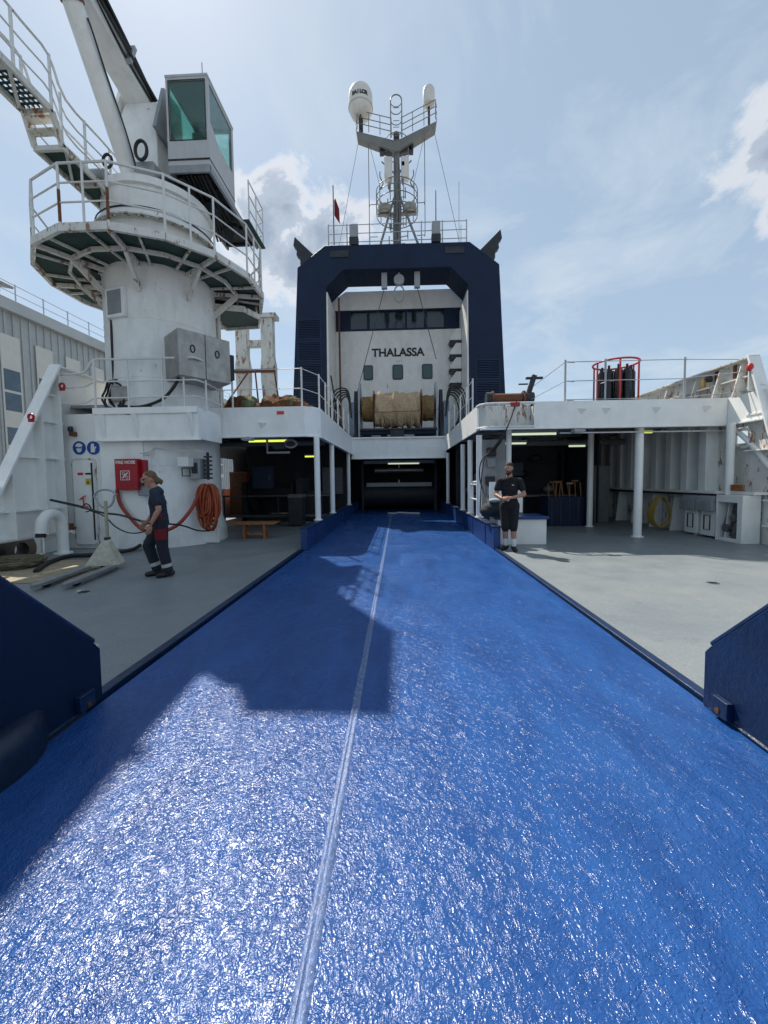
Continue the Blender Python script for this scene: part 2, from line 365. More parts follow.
def thing(name, label, cat, loc, group=None):
    o = bpy.data.objects.new(name, None); COL.objects.link(o); o.location = loc; o.empty_display_size = 0.2
    ORG[o.name] = Vector(loc); return tag(o, label, cat, group)
def tag(o, label, cat, group=None, kind=None):
    if label: o['label'] = label
    if cat: o['category'] = cat
    if group: o['group'] = group
    if kind: o['kind'] = kind
    return o
def struct(o): o['kind'] = 'structure'; return o
def kids(o): return [c for c in bpy.data.objects if c.parent == o]
def copy_tree(o, parent=None):
    c = o.copy(); COL.objects.link(c); c.parent = parent; ORG[c.name] = ORG[o.name]
    for k in kids(o): copy_tree(k, c)
    return c
def place_copy(o, loc, label, rz=None):
    c = copy_tree(o); c.location = loc; c['label'] = label
    if rz is not None: c.rotation_euler = (0, 0, rz)
    ORG[c.name] = Vector(loc); return c
def text(name, body, size, mtx, material, parent, ext=0.004, bold=0.0):
    cu = bpy.data.curves.new(name, 'FONT'); cu.body = body; cu.size = size; cu.extrude = ext; cu.align_x = 'CENTER'; cu.align_y = 'CENTER'; cu.offset = bold
    o = bpy.data.objects.new(name, cu); COL.objects.link(o); dg = bpy.context.evaluated_depsgraph_get(); me = bpy.data.meshes.new_from_object(o.evaluated_get(dg))
    bpy.data.objects.remove(o); me.materials.clear(); me.materials.append(material)
    ob = bpy.data.objects.new(name, me); COL.objects.link(ob)
    ob.parent = parent
    ob.matrix_parent_inverse = Matrix.Identity(4); ob.matrix_basis = Matrix.Translation(-ORG[parent.name]) @ mtx
    ORG[ob.name] = mtx.translation.copy()
    return ob
def face_aft(x, y, z): return Matrix.Translation((x, y, z)) @ Matrix.Rotation(pi/2, 4, 'X')     # lettering that faces the camera side (-y)
def arc(c, r, a0, a1, n, plane='xz'):
    c = Vector(c); out = []
    for i in range(n+1):
        t = a0+(a1-a0)*i/n; u, v = r*cos(t), r*sin(t)
        out.append(c+{'xz': Vector((u, 0, v)), 'yz': Vector((0, u, v)), 'xy': Vector((u, v, 0))}[plane])
    return out
def sag(p, q, dz, n=12, jit=0.0):
    p, q = Vector(p), Vector(q); return [p.lerp(q, i/n)-Vector((0, 0, dz*4*(i/n)*(1-i/n))) + (Vector((random.uniform(-jit, jit), random.uniform(-jit, jit), 0)) if 0 < i < n else Vector()) for i in range(n+1)]
def spline(pts, n=6):
    pts = [Vector(p) for p in pts]; P_ = [pts[0]*2-pts[1]]+pts+[pts[-1]*2-pts[-2]]; out = []
    for i in range(1, len(P_)-2):
        for k in range(n):
            t = k/n; a, b, c, d = P_[i-1], P_[i], P_[i+1], P_[i+2]
            out.append(0.5*((2*b)+(c-a)*t+(2*a-5*b+4*c-d)*t*t+(3*b-a-3*c+d)*t**3))
    out.append(pts[-1]); return out

# ================================================================== SETTING
HB_L, HB_R = -7.75, 7.95           # hull side plates
struct(MB().add([(-3000, -3000, -4.6), (3000, -3000, -4.6), (3000, 3000, -4.6), (-3000, 3000, -4.6)], [(0, 1, 2, 3)]).build('quay_ground', M_quay, smooth=0))
rp = struct(MB().add([(-2.06, -3.2, 0), (2.0, -3.2, 0), (2.0, 22.4, 0), (-2.06, 22.4, 0)], [(0, 1, 2, 3)]).build('ramp', M_ramp, smooth=0))
# welded seam running up the ramp
sm_ = MB(); ring = []; n = 120; sx0, sy0, sx1, sy1 = -0.29, -1.0, -0.35, 17.0
M_seam = mat('seam_strip', (0.13, 0.20, 0.40), 0.26, var=0.3, vscale=20, bump=0.6, bscale=40, spec=0.8)  # pale colour stands in for the seam's white reflection
prof = ((-0.028, 0.001), (-0.022, 0.008), (-0.010, 0.010), (-0.004, 0.001), (0.003, 0.001), (0.009, 0.010), (0.020, 0.008), (0.026, 0.001))
for i in range(n+1):
    t = i/n; y = sy0+(sy1-sy0)*t; x = sx0+(sx1-sx0)*t
    ring += [(x+a*(1+random.uniform(-.08, .08)), y, h*random.uniform(.7, 1.15)) for a, h in prof]
k = len(prof); sm_.add(ring, [(i*k+j, i*k+j+1, (i+1)*k+j+1, (i+1)*k+j) for i in range(n) for j in range(k-1)])
sm_.build('seam_strip', M_seam, rp, smooth=60)
struct(MB().box(HB_L, -2.13, -3.2, 22.4, -0.2, 0.0).build('deck', M_deck, smooth=0))
struct(MB().box(2.13, HB_R, -3.2, 22.4, -0.2, 0.0).build('deck', M_deck, smooth=0))
for s_, nm in ((-1, 'port'), (1, 'starboard')):   # navy kerb with a black gutter
    ox = -.05 if s_ < 0 else -.03; kb = MB().box(min(s_*2.05, s_*2.13)+ox, max(s_*2.05, s_*2.13)+ox, 2.45, 8.2, -0.1, 0.028)
    struct(kb.build('kerb', M_navy2, bevel=0.006))
    struct(MB().box(min(s_*2.002, s_*2.03), max(s_*2.002, s_*2.03), -3.2, 8.3, -0.2, -0.03).build('gutter', M_black))

hull = MB().box(HB_L+.02, HB_R-.02, -3.2, 30, -4.4, -0.22)
tag(hull.build('ship_hull', M_navy), 'dark blue hull of the ship below the working deck', 'ship hull')

# low blue walls either side of the ramp
for s_, lab in ((-1, 'low dark blue wall along the left edge of the ramp, carrying posts'), (1, 'low dark blue wall along the right edge of the ramp beside the man')):
    t = thing('ramp_wall', lab, 'wall', (s_*2.06, 8.2, 0), 'low walls along the ramp')
    MB().box(min(s_*2.0, s_*2.14), max(s_*2.0, s_*2.14), 8.2, 22, 0, 0.47).build('wall_plate', M_blue, t, bevel=0.008)
    MB().box(min(s_*1.985, s_*2.155), max(s_*1.985, s_*2.155), 8.185, 22, 0.47, 0.5).build('top_flange', M_navy2, t, bevel=0.004)
    w = MB()
    for yy in range(0, 9): w.box(min(s_*1.985, s_*2.0), max(s_*1.985, s_*2.0), 9.0+yy*1.5, 9.03+yy*1.5, 0.0, 0.47)
    w.build('stiffener', M_blue, t)

# stern plates and rollers
def stern_plate(s_, lab):
    ox = -.05; t = thing('stern_plate', lab, 'bulwark plate', (s_*2.06, 1.0, 0), 'navy plates flanking the stern end of the ramp')
    poly = [(2.53, 0.0), (2.53, 0.36), (2.49, 0.41), (1.55, 1.36), (-3.2, 1.36), (-3.2, 0)]
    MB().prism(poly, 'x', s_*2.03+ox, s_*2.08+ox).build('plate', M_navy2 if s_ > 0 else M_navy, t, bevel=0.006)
    wl = MB().tube([(s_*2.03+ox, 2.46, .02), (s_*2.03+ox, -1.5, .02)], .012, 6); wl.tube([(s_*2.055+ox, 2.49, .425), (s_*2.055+ox, 1.55, 1.372), (s_*2.055+ox, -2.5, 1.372)], .022, 8); wl.build('edge_bead', M_navy2, t)
    MB().box(min(s_*1.99, s_*2.03)+ox, max(s_*1.99, s_*2.03)+ox, 2.30, 2.42, 0.03, 0.14).build('lug', M_navy2, t, bevel=0.004)
    MB().cyl((s_*1.985+ox, 2.37, 0.06), (s_*2.03+ox, 2.37, 0.06), 0.018).build('bolt', M_rust, t)
stern_plate(-1, 'dark navy steel plate with sloping top at left edge of the ramp')
stern_plate(1, 'dark navy steel plate with sloping top at right edge of the ramp')
def roller(x, y, r, lab):
    prof = [(0, 0.235), (r-.12, 0.235), (r-.07, 0.228), (r-.03, 0.21), (r-.008, 0.18), (r, 0.14), (r, 0.0)]
    o = MB().lathe((x, y, 0), prof, 40).build('stern_roller', mat('roller_paint', (0.003, 0.014, 0.042), .45, var=.3, vscale=6, bump=.3, bscale=18), origin=(x, y, 0))
    tag(o, lab, 'roller', 'squat navy rollers on the stern plates')
roller(-2.38, 1.80, 0.43, 'squat rounded navy roller against the left stern plate')
roller(2.29, 1.78, 0.42, 'squat rounded navy roller against the right stern plate')

def lashing(x, y, lab):
    t = thing('lashing_point', lab, 'deck fitting', (x, y, 0), 'lashing points on the grey decks')
    MB().lathe((x, y, 0), [(0, .004), (.06, .004), (.075, .001)], 20).build('socket', M_dark, t); MB().box(x-.045, x+.045, y-.008, y+.008, .004, .012).build('cross_slot', M_black, t)
for (px, py, lab) in ((713, 583, 'dark round lashing point on the sunlit right deck'),
                      (84, 592, 'small lashing point on the left deck in front of the pallet truck forks')):
    p = P(px, py, z=0); lashing(p.x, p.y, lab)

# ================================================================== BULWARKS
def bulwark(X, s_, lab, holes, port):
    dy = 0.0 if s_ < 0 else .5
    t = thing('bulwark', lab, 'bulwark', (X, 8, 0), 'white bulwarks along the ship sides')
    m = M_white if s_ < 0 else M_whiteR
    a = MB().panel('x', min(X, X+s_*.03), max(X, X+s_*.03), 8.6+dy, 22.4, 0.0, 4.12, holes)
    a.prism([(8.6+dy, 0.36), (8.6+dy, 4.12), (8.45+dy, 4.12), (7.05+dy*2.2, 1.42), (-3.2, 1.42), (-3.2, 0.36)], 'x', X, X+s_*.03)
    for (y0, y1) in ((-3.2, 5.2), (8.05, 8.6+dy)): a.box(min(X, X+s_*.03), max(X, X+s_*.03), y0, y1, 0, .36)
    a.build('side_plate', m, t, smooth=0)
    i_ = -s_   # inward
    fl = MB().beam((X+i_*.10, 6.98+dy*2.2, 1.30), (X+i_*.10, 8.48+dy, 4.16), 0.26, 0.045, (0, 0, 1))
    fl.build('sloping_flange', M_white, t, bevel=0.005)
    tp = MB().box(min(X-.03, X+i_*.16), max(X, X+i_*.16), 8.45+dy, 22.4, 4.12, 4.16); tp.box(min(X, X+i_*.2), max(X, X+i_*.2), -3.2, 7.05, 1.42, 1.46)
    tp.build('capping_rail', m, t, bevel=0.004)
    for (yy, z1) in (((7.25, 1.7), (7.95, 2.95), (8.42, 3.95)) if s_ < 0 else ()) + ((6.2, 1.42), (5.1, 1.42), (4.0, 1.42), (2.9, 1.42)):
        MB().box(min(X, X+i_*.22), max(X, X+i_*.22), yy, yy+.02, 0.42, z1).build('frame', M_white, t)
    st = MB()
    for (zz, y0, y1) in ((0.95, -3.2, 8.6), (2.05, 7.45+dy*2, 8.6+dy), (2.85, 7.9+dy*1.3, 8.6+dy), (3.45, 8.2+dy, 8.6+dy), (0.40, -3.2, 8.6)):
        st.box(min(X, X+i_*.12), max(X, X+i_*.12), y0, y1, zz, zz+.03)
    st.build('stringer', M_white, t)
    return t
bl = bulwark(HB_L, -1, 'white bulwark at left with a steep sloping end beside the crane', [(15.2, 17.8, 1.2, 2.55)], 0)
br = bulwark(HB_R, 1, 'white rust-stained bulwark at right with a steep sloping end', [(11.8, 12.1, 2.05, 2.5), (9.15, 9.45, 2.25, 2.62)], 1)
for k, (px, py) in enumerate(((62, 386), (31, 417))):   # red shackle lugs on the left bulwark
    c = P(px, py, x=-7.45)
    o = MB().tube(arc((0, 0, 0), .055, 0, 2*pi, 14, 'xz')[:-1], .024, closed=True); o.box(-.05, .05, -.02, .02, -.10, -.04)
    o.xf(Matrix.Translation(c))
    tag(o.build('mooring_shackle', M_red, origin=c), ['red shackle high on the sloping edge of the left bulwark', 'red shackle halfway down the sloping edge of the left bulwark'][k], 'shackle', 'red shackles on the bulwark edge')
c = P(750, 367, x=7.72)
tag(MB().ell(c, .06, .07, .09).build('alarm_lamp', M_redb, origin=c), 'small round red lamp near the top of the right bulwark', 'lamp')
MB().box(HB_R-.22, HB_R, 8.93, 8.95, 3.37, 3.98).build('frame', M_white, br)
# right bulwark upper inner ribs
for yy, px in ((9.25, 0), (9.85, 0), (10.6, 0), (11.7, 0), (12.9, 0), (14.2, 0)):
    MB().prism([(HB_R-.30, 3.3), (HB_R, 3.3), (HB_R, 4.10), (HB_R-.09, 4.10)], 'y', yy, yy+.03).build('rib', M_whiteR, br)
MB().box(HB_R-.12, HB_R, 9.0, 17, 3.72, 3.75).build('stringer', M_whiteR, br)
MB().box(HB_R-.03, HB_R-.002, 10.02, 10.10, 3.6, 4.1).box(HB_R-.03, HB_R-.002, 9.50, 9.57, 3.72, 4.1).build('rust_streak_plate', M_rust, br)
c = P(705, 380, x=7.75)
sp = thing('search_lamp', 'small black and yellow lamp clipped on the right bulwark', 'lamp', c)
MB().cyl(c, c+Vector((.12, -.05, .02)), .07, .09).build('lamp_head', M_blackg, sp); MB().box(c.x-.06, c.x+.0, c.y-.04, c.y+.04, c.z-.2, c.z+.02).build('bracket', M_yelh, sp)

# ================================================================== UPPER DECK
def fascia_strip(mb, pts, z0, z1, th=.04):
    for (a, b) in zip(pts[:-1], pts[1:]):
        a, b = Vector((*a, 0)), Vector((*b, 0)); d = (b-a).normalized(); nrm = Vector((-d.y, d.x, 0))*th
        mb.add([a+Vector((0, 0, z0)), b+Vector((0, 0, z0)), b+nrm+Vector((0, 0, z0)), a+nrm+Vector((0, 0, z0)), a+Vector((0, 0, z1)), b+Vector((0, 0, z1)), b+nrm+Vector((0, 0, z1)), a+nrm+Vector((0, 0, z1))],
               [(3, 2, 1, 0), (4, 5, 6, 7), (0, 1, 5, 4), (1, 2, 6, 5), (2, 3, 7, 6), (3, 0, 4, 7)])
ZF0, ZF1 = 2.64, 3.36
def lug(x, y, z):
    return MB().add([(x-.10, y, z+.06), (x+.13, y, z+.06), (x+.05, y-.10, z+.03), (x-.02, y, z-.10)], [(0, 2, 1), (0, 3, 2), (1, 2, 3), (0, 1, 3)])
t = thing('upper_deck', 'white overhanging upper deck on the left beside the crane', 'deck', (-4.5, 9.6, 0), 'upper deck sections')
MB().prism([(-6.9, 9.62), (-2.32, 9.62), (-2.02, 9.95), (-2.02, 16.8), (-7.72, 16.8), (-7.72, 8.9), (-6.9, 8.9)], 'z', 3.28, 3.35).build('deck_slab', M_grey, t, smooth=0)
f = MB(); fascia_strip(f, [(-6.6, 9.60), (-2.34, 9.60), (-2.12, 9.70), (-2.0, 9.95), (-2.0, 16.8)], ZF0, ZF1); f.build('fascia', M_white, t, smooth=60)
lip = MB(); fascia_strip(lip, [(-6.6, 9.57), (-2.33, 9.57), (-2.09, 9.68), (-1.97, 9.94), (-1.97, 16.78)], ZF0-.03, ZF0, .12); lip.build('lower_flange', M_white, t)
lug(P(262, 432, y=9.6).x, 9.59, 2.92).build('lug', M_white, t)
MB().box(P(277, 413, y=9.6).x, P(284, 413, y=9.6).x, 9.585, 9.6, 3.17, 3.25).build('red_marker', M_redb, t)
bm_ = MB()
for yy in (10.6, 11.8, 13.0, 14.2, 15.4): bm_.box(-7.7, -2.1, yy, yy+.1, 2.98, 3.2)
for xx in (-6.3, -4.9, -3.5): bm_.box(xx, xx+.1, 9.66, 16.8, 3.0, 3.2)
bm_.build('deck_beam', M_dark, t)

t = thing('upper_deck', 'white overhanging upper deck on the right with five wedge lugs', 'deck', (4.5, 9.6, 0), 'upper deck sections')
MB().prism([(2.45, 9.95), (3.3, 9.95), (3.3, 9.62), (HB_R-.02, 9.62), (HB_R-.02, 16.8), (2.02, 16.8), (2.02, 10.2)], 'z', 3.28, 3.35).build('deck_slab', M_grey, t, smooth=0)
ZF0 = 2.73; f = MB(); fascia_strip(f, [(3.30, 9.60), (HB_R-.02, 9.60)], ZF0, ZF1); fascia_strip(f, [(2.0, 16.8), (2.0, 9.95)][::-1], ZF0, ZF1, -.04)
f.build('fascia', M_white, t, smooth=60)
f = MB(); fascia_strip(f, [(2.02, 10.0), (2.2, 9.85), (3.3, 9.85)], ZF0+.04, ZF1-.03, .03); f.box(3.35, 3.30, 9.62, 9.85, ZF0, ZF1); f.build('recessed_panel', M_whiteR, t)
f = MB()
for zz in (ZF0+.03, ZF1-.03): f.tube([(3.3, 9.60, zz), (2.35, 9.60, zz), (2.15, 9.65, zz), (2.03, 9.78, zz), (2.0, 9.98, zz)], .035)
for xx in (2.45, 2.85): f.cyl((xx, 9.60, ZF0+.03), (xx, 9.60, ZF1-.03), .03)
f.build('guard_pipe', M_railw, t)
MB().box(2.02, HB_R-.02, 9.58, 9.70, ZF0-.03, ZF0).build('lower_flange', M_white, t)
MB().box(HB_R-.10, HB_R-.01, 8.1, 9.59, ZF0, ZF1).box(HB_R-.16, HB_R-.01, 8.1, 9.57, ZF0-.03, ZF0).build('end_plate', M_white, t)
for px in (582, 606, 656, 706, 731): lug(P(px, 410, y=9.6).x, 9.598, 3.12).build('lug', M_white, t)
bm_ = MB()
for yy in (10.6, 11.8, 13.0, 14.2, 15.4): bm_.box(2.1, 7.9, yy, yy+.1, 2.98, 3.2)
for xx in (3.4, 4.8, 6.2): bm_.box(xx, xx+.1, 9.66, 16.8, 3.0, 3.2)
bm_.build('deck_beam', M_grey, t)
pq = MB().tube([P(648, 424, y=9.75), P(694, 424, y=9.75)+Vector((0, 0, -.01))], .02)
pq.tube([P(560, 433, y=9.75), P(768, 430, y=9.75)], .018); pq.build('cable_pipe', M_railw, t)

t = thing('upper_deck', 'white cross beam joining both upper decks over the ramp', 'deck', (0, 16.8, 0), 'upper deck sections')
MB().box(-2.06, 2.06, 16.8, 16.86, 2.42, 3.36).box(-2.06, 2.06, 16.72, 16.8, 3.30, 3.36).box(-2.06, 2.06, 16.72, 16.8, 2.42, 2.46).build('fascia', M_white, t, bevel=0.006)
MB().box(HB_L+.05, HB_R-.05, 16.86, 26, 3.2, 3.30).build('deck_slab', M_grey, t)

# posts under the upper deck
post0 = thing('deck_post', 'white round post at the outer end of the left ramp wall', 'post', (-2.07, 9.72, 0.5), 'white posts holding the upper deck')
MB().cyl((-2.07, 9.72, 0.5), (-2.07, 9.72, 2.62), .072, n=20).build('shaft', M_white, post0)
MB().cyl((-2.07, 9.72, 0.5), (-2.07, 9.72, .52), .11, n=20).build('base_plate', M_white, post0)
for (x, y, lab) in ((-2.07, 11.9, 'second white post from the outer end of the left ramp wall'), (-2.07, 15.8, 'innermost white post on the left ramp wall under the cross beam'),
                    (2.07, 10.05, 'white post at the outer end of the right ramp wall, left of the man'), (2.07, 11.3, 'second white post on the right ramp wall'),
                    (2.07, 12.6, 'third white post on the right ramp wall'), (2.07, 16.4, 'innermost white post on the right ramp wall')):
    place_copy(post0, (x, y, .5), lab)
def floor_post(x, y, r, lab):
    o = MB().cyl((x, y, 0), (x, y, 3.2), r, n=20).cyl((x, y, 0), (x, y, .02), r*1.5, n=20).build('deck_post', M_white, origin=(x, y, 0)); tag(o, lab, 'post', 'white posts standing on the deck')
floor_post(5.97, 9.86, .095, 'thick white post standing on the deck in front of the hull ribs')
floor_post(5.83, 12.0, .085, 'white post standing beside the blue bin of poles')
floor_post(2.92, 10.4, .07, 'slim white post rising behind the man and the chest')

# ================================================================== LEFT BULKHEAD
yB = 8.67
t = thing('bulkhead_wall', 'white bulkhead wall with a rounded door beside the left bulwark', 'wall', (-7.3, yB, 0))
MB().box(HB_L+.02, -6.86, yB, yB+.04, 0, 3.1).box(-6.9, -6.86, yB+.04, 9.5, 0, 3.1).build('wall_plate', M_white, t, bevel=.004)
MB().box(-6.80, -5.80, 8.57, 8.61, 0, 3.1).build('recess_plate', M_white, t)
MB().cyl((-6.86, yB+.02, 0), (-6.86, yB+.02, 3.1), .035).build('corner_round', M_white, t)
x0, x1 = -7.52, -7.03
def rrect(x0, x1, z0, z1, r, n=5):
    pts = []
    for (cx, cz, a) in ((x1-r, z1-r, 0), (x0+r, z1-r, pi/2), (x0+r, z0+r, pi), (x1-r, z0+r, 3*pi/2)):
        pts += [(cx+r*cos(a+pi/2*k/n), cz+r*sin(a+pi/2*k/n)) for k in range(n+1)]
    return pts
dr = MB().prism(rrect(x0, x1, .09, 2.04, .08), 'y', yB-.05, yB-.002).build('door', M_white, t, bevel=.008)
MB().prism(rrect(x0-.05, x1+.05, .04, 2.09, .1), 'y', yB-.02, yB+.001).build('door_coaming', M_whiteR, t)
MB().box(x1-.035, x1-.01, yB-.075, yB-.05, .2, 1.98).build('lock_bar', M_black, dr)
h = MB().tube([(-7.24, yB-.06, 1.22), (-7.24, yB-.13, 1.20), (-7.22, yB-.13, 1.0), (-7.18, yB-.06, .96)], .016); h.cyl((-7.28, yB-.08, 1.20), (-7.36, yB-.08, 1.14), .014); h.build('handle', M_redb, dr)
MB().box(-7.40, -7.27, yB-.055, yB-.049, 1.70, 1.76).build('red_plate', M_redb, dr); MB().box(-7.22, -7.07, yB-.055, yB-.049, 1.71, 1.75).build('black_plate', M_blackg, dr)
sg = MB().box(-7.22, -7.10, yB-.056, yB-.049, 1.47, 1.62).build('yellow_notice', M_signy, dr); MB().prism([(-7.19, 1.51), (-7.13, 1.51), (-7.16, 1.57)], 'y', yB-.060, yB-.056).build('pictogram', M_blackg, sg)
wb = MB()
for (xx, a, b) in ((-6.45, 3.1, 2.75), (-5.6, 3.1, 2.75)): wb.prism([(9.40, 2.3), (9.40, 3.0), (8.6, 3.0), (8.6, 2.85)], 'x', xx, xx+.03)
wb.build('bracket', M_white, t)

def disc_sign(px, kind, lab):
    c = P(px, 448, y=yB); r = .155
    t = thing('safety_sign', lab, 'sign', (c.x, yB-.01, c.z), 'round blue mandatory signs')
    MB().cyl((c.x, yB-.001, c.z), (c.x, yB-.010, c.z), r, n=36).build('disc', M_signb, t)
    y0, y1 = yB-.016, yB-.011; w = MB()
    ov = lambda cx, cz, rx, rz, n=18: [(cx+rx*cos(2*pi*k/n), cz+rz*sin(2*pi*k/n)) for k in range(n)]
    if kind == 'head':
        w.prism(ov(c.x, c.z-.02, .062, .085), 'y', y1, y0); w.prism([(c.x+.085*cos(pi*k/10), c.z+.035+.075*sin(pi*k/10)) for k in range(11)], 'y', y1, y0-.002)
        w.build('pictogram', M_signw, t); MB().prism(rrect(c.x-.055, c.x+.055, c.z-.012, c.z+.018, .012), 'y', y0, y0-.004).build('goggles', M_signb, t)
    else:
        w.prism([(c.x-.06, c.z-.10), (c.x+.03, c.z-.10), (c.x+.045, c.z-.02), (c.x+.075, c.z+.02), (c.x+.05, c.z+.035), (c.x+.022, c.z+.01), (c.x+.02, c.z+.09), (c.x-.004, c.z+.105), (c.x-.03, c.z+.10), (c.x-.05, c.z+.08), (c.x-.058, c.z+.02)], 'y', y1, y0)
        w.build('pictogram', M_signy if False else M_signw, t)
disc_sign(79.5, 'head', 'round blue sign showing a helmeted head with goggles')
disc_sign(93.7, 'hand', 'round blue sign showing a protective glove')
c = P(75, 430, y=yB)
t = thing('bulkhead_lamp', 'small rusty caged lamp on the bulkhead above the blue signs', 'lamp', c)
MB().lathe((c.x-.02, yB-.10, c.z), [(0, .08), (.05, .06), (.055, -.02), (.045, -.05), (0, -.05)], 16).build('lamp_glass', M_blackg, t); MB().box(c.x-.04, c.x+.05, yB-.13, yB, c.z-.15, c.z-.05).build('housing', M_rust, t)

# pipes on the left
t = thing('vent_pipe', 'fat white swan-neck vent pipe with black mouth by the left bulwark', 'pipe', (-7.3, 7.7, 0))
px_ = [(-7.28, 8.0, 0.0), (-7.28, 8.0, .55)]+[(-7.28, 7.76+.24*cos(a), .62+.26*sin(a)) for a in [pi*k/10 for k in range(0, 10)]]+[(-7.28, 7.5, .5)]
MB().tube(spline(px_, 3), .105, 16).build('pipe', M_white, t); MB().cyl((-7.28, 7.5, .50), (-7.28, 7.49, .42), .085, n=16).build('mouth', M_black, t)
MB().cyl((-7.28, 8.0, 0), (-7.28, 8.0, .03), .17, n=20).build('flange', M_white, t)
t = thing('vent_pipe', 'thin white bent pipe with rusty valve standing left of the door', 'pipe', (-7.58, 8.5, 0))
MB().tube(spline([(-7.62, 8.45, 0), (-7.62, 8.45, .25), (-7.60, 8.45, .38), (-7.52, 8.45, .42), (-7.42, 8.45, .40)], 4), .045, 12).build('pipe', M_white, t)
MB().cyl((-7.66, 8.47, .52), (-7.4, 8.47, .50), .03).box(-7.55, -7.47, 8.42, 8.52, .42, .6).build('valve', M_rust, t)

# balcony
t = thing('balcony', 'railed white balcony jutting out under the crane above the red cabinet', 'balcony', (-5.5, 8.5, 3.05))
MB().box(-6.78, -4.45, 8.42, 9.6, 3.10, 3.18).box(-6.80, -4.43, 8.40, 8.44, 3.04, 3.18).build('platform', M_white, t, bevel=.005)
MB().box(-6.80, -4.43, 8.45, 8.49, 2.47, 3.095).box(-4.47, -4.43, 8.492, 9.57, 2.47, 3.095).box(-6.80, -4.40, 8.40, 8.50, 2.44, 2.468).build('fascia', M_white, t, bevel=.004)
r = MB()
zz = 3.18
for h_, rr in ((1.06, .024), (.58, .018), (.22, .018)):
    r.tube(spline([(-7.7, 8.55, zz+h_-.28 if h_ > 1 else zz+h_-.1), (-7.3, 8.5, zz+h_-.28 if h_ > 1 else zz+h_-.1), (-6.95, 8.46, zz+h_-.24 if h_ > 1 else zz+h_-.08), (-6.74, 8.44, zz+h_), (-6.2, 8.44, zz+h_), (-4.75, 8.44, zz+h_), (-4.42, 8.55, zz+h_), (-4.38, 9.6, zz+h_)], 3), rr)
for (xx, yy) in ((-6.74, 8.44), (-5.98, 8.44), (-5.2, 8.44), (-4.72, 8.44), (-4.38, 8.75), (-4.38, 9.5)): r.cyl((xx, yy, zz-.05), (xx, yy, zz+1.06), .022)
r.build('railing', M_railw, t)
for xx in (-6.6, -5.85, -4.6): MB().prism([(8.28, 3.03), (8.446, 3.03), (8.446, 2.50)], 'x', xx, xx+.05).build('bracket', M_white, t)
# black cable bundle on the balcony
hb = MB()
for k in range(6):
    c = Vector((-6.45+random.uniform(-.08, .08), 8.62+.05*k, 3.5+random.uniform(-.06, .06)))
    hb.tube([c+Vector((.22*cos(a)*(1+.12*random.random()), .05*sin(3*a), .32*sin(a))) for a in [2*pi*i/18 for i in range(18)]], .022, closed=True)
hb.tube(spline([(-6.55, 8.8, 3.4), (-6.5, 8.72, 4.2), (-6.48, 8.7, 4.9), (-6.5, 8.75, 5.6)], 4), .035)
hb.tube(spline([(-6.3, 8.55, 3.25), (-5.8, 8.5, 3.2), (-5.3, 8.52, 3.35), (-5.0, 8.5, 3.6), (-4.85, 8.6, 3.95)], 5), .035)
hb.tube(spline([(-6.5, 8.5, 3.2), (-6.0, 8.46, 3.05), (-5.5, 8.5, 3.2)], 5), .03)
tag(hb.build('cable_bundle', M_black, origin=(-6.4, 8.7, 3.18)), 'bundle of coiled black cables on the balcony', 'cable')

for k, y_ in enumerate((5.5, 6.3, 7.1, 7.9)):  # added dark fenders blacken the view through the bulwark opening
    f = MB().lathe((-8.25, y_, .1), [(.16, -.14), (.34, -.14), (.38, 0), (.34, .14), (.16, .14), (.12, 0), (.16, -.14)], 24, axis=(1, 0, 0))
    tag(f.build('added_tyre_fender', M_black, origin=(-8.25, y_, .1)), 'black tyre fender added to darken the opening under the left bulwark', 'fender', 'added tyre fenders outside the left bulwark')

# ================================================================== CRANE
CX, CY = -5.97, 9.83; RC = 1.24; ZP = 6.42; RP = 2.42
cr = thing('deck_crane', 'tall white deck crane with round railed platform and glazed cab', 'crane', (CX, CY, 0))
MB().lathe((CX, CY, 0), [(RC+.12, 0), (RC+.10, .3), (RC+.01, .62), (RC, .7), (RC, ZP-.7), (RC, ZP+.02)], 64).build('pedestal', M_whiteC, cr)
MB().lathe((CX, CY, 0), [(RC-.02, ZP), (RC-.02, 7.35), (RC+.06, 7.37), (RC+.06, 7.52), (RC-.05, 7.55), (RC-.05, 8.1), (RC+.02, 8.12), (RC+.02, 8.28), (0, 8.28)], 64).build('slewing_column', M_whiteC, cr)
wr_ = MB()
for z_ in (1.9, 3.9, 5.2): wr_.lathe((CX, CY, 0), [(RC-.005, z_-.02), (RC+.008, z_), (RC-.005, z_+.02)], 64)
wr_.build('weld_seams', M_whiteC, cr)
bt = MB()
for k in range(48): a_ = 2*pi*k/48; bt.cyl((CX+(RC+.10)*cos(a_), CY+(RC+.10)*sin(a_), 7.33), (CX+(RC+.10)*cos(a_), CY+(RC+.10)*sin(a_), 7.40), .022, n=6)
bt.lathe((CX, CY, 0), [(RC+.02, 7.36), (RC+.14, 7.36), (RC+.14, 7.39), (RC+.02, 7.39)], 64); bt.build('bolted_flange', M_whiteR, cr)
MB().lathe((CX, CY, 0), [(RC+.07, 7.53), (RC+.08, 7.57), (RC+.04, 7.60)], 64).build('slewing_ring_seal', M_black, cr)
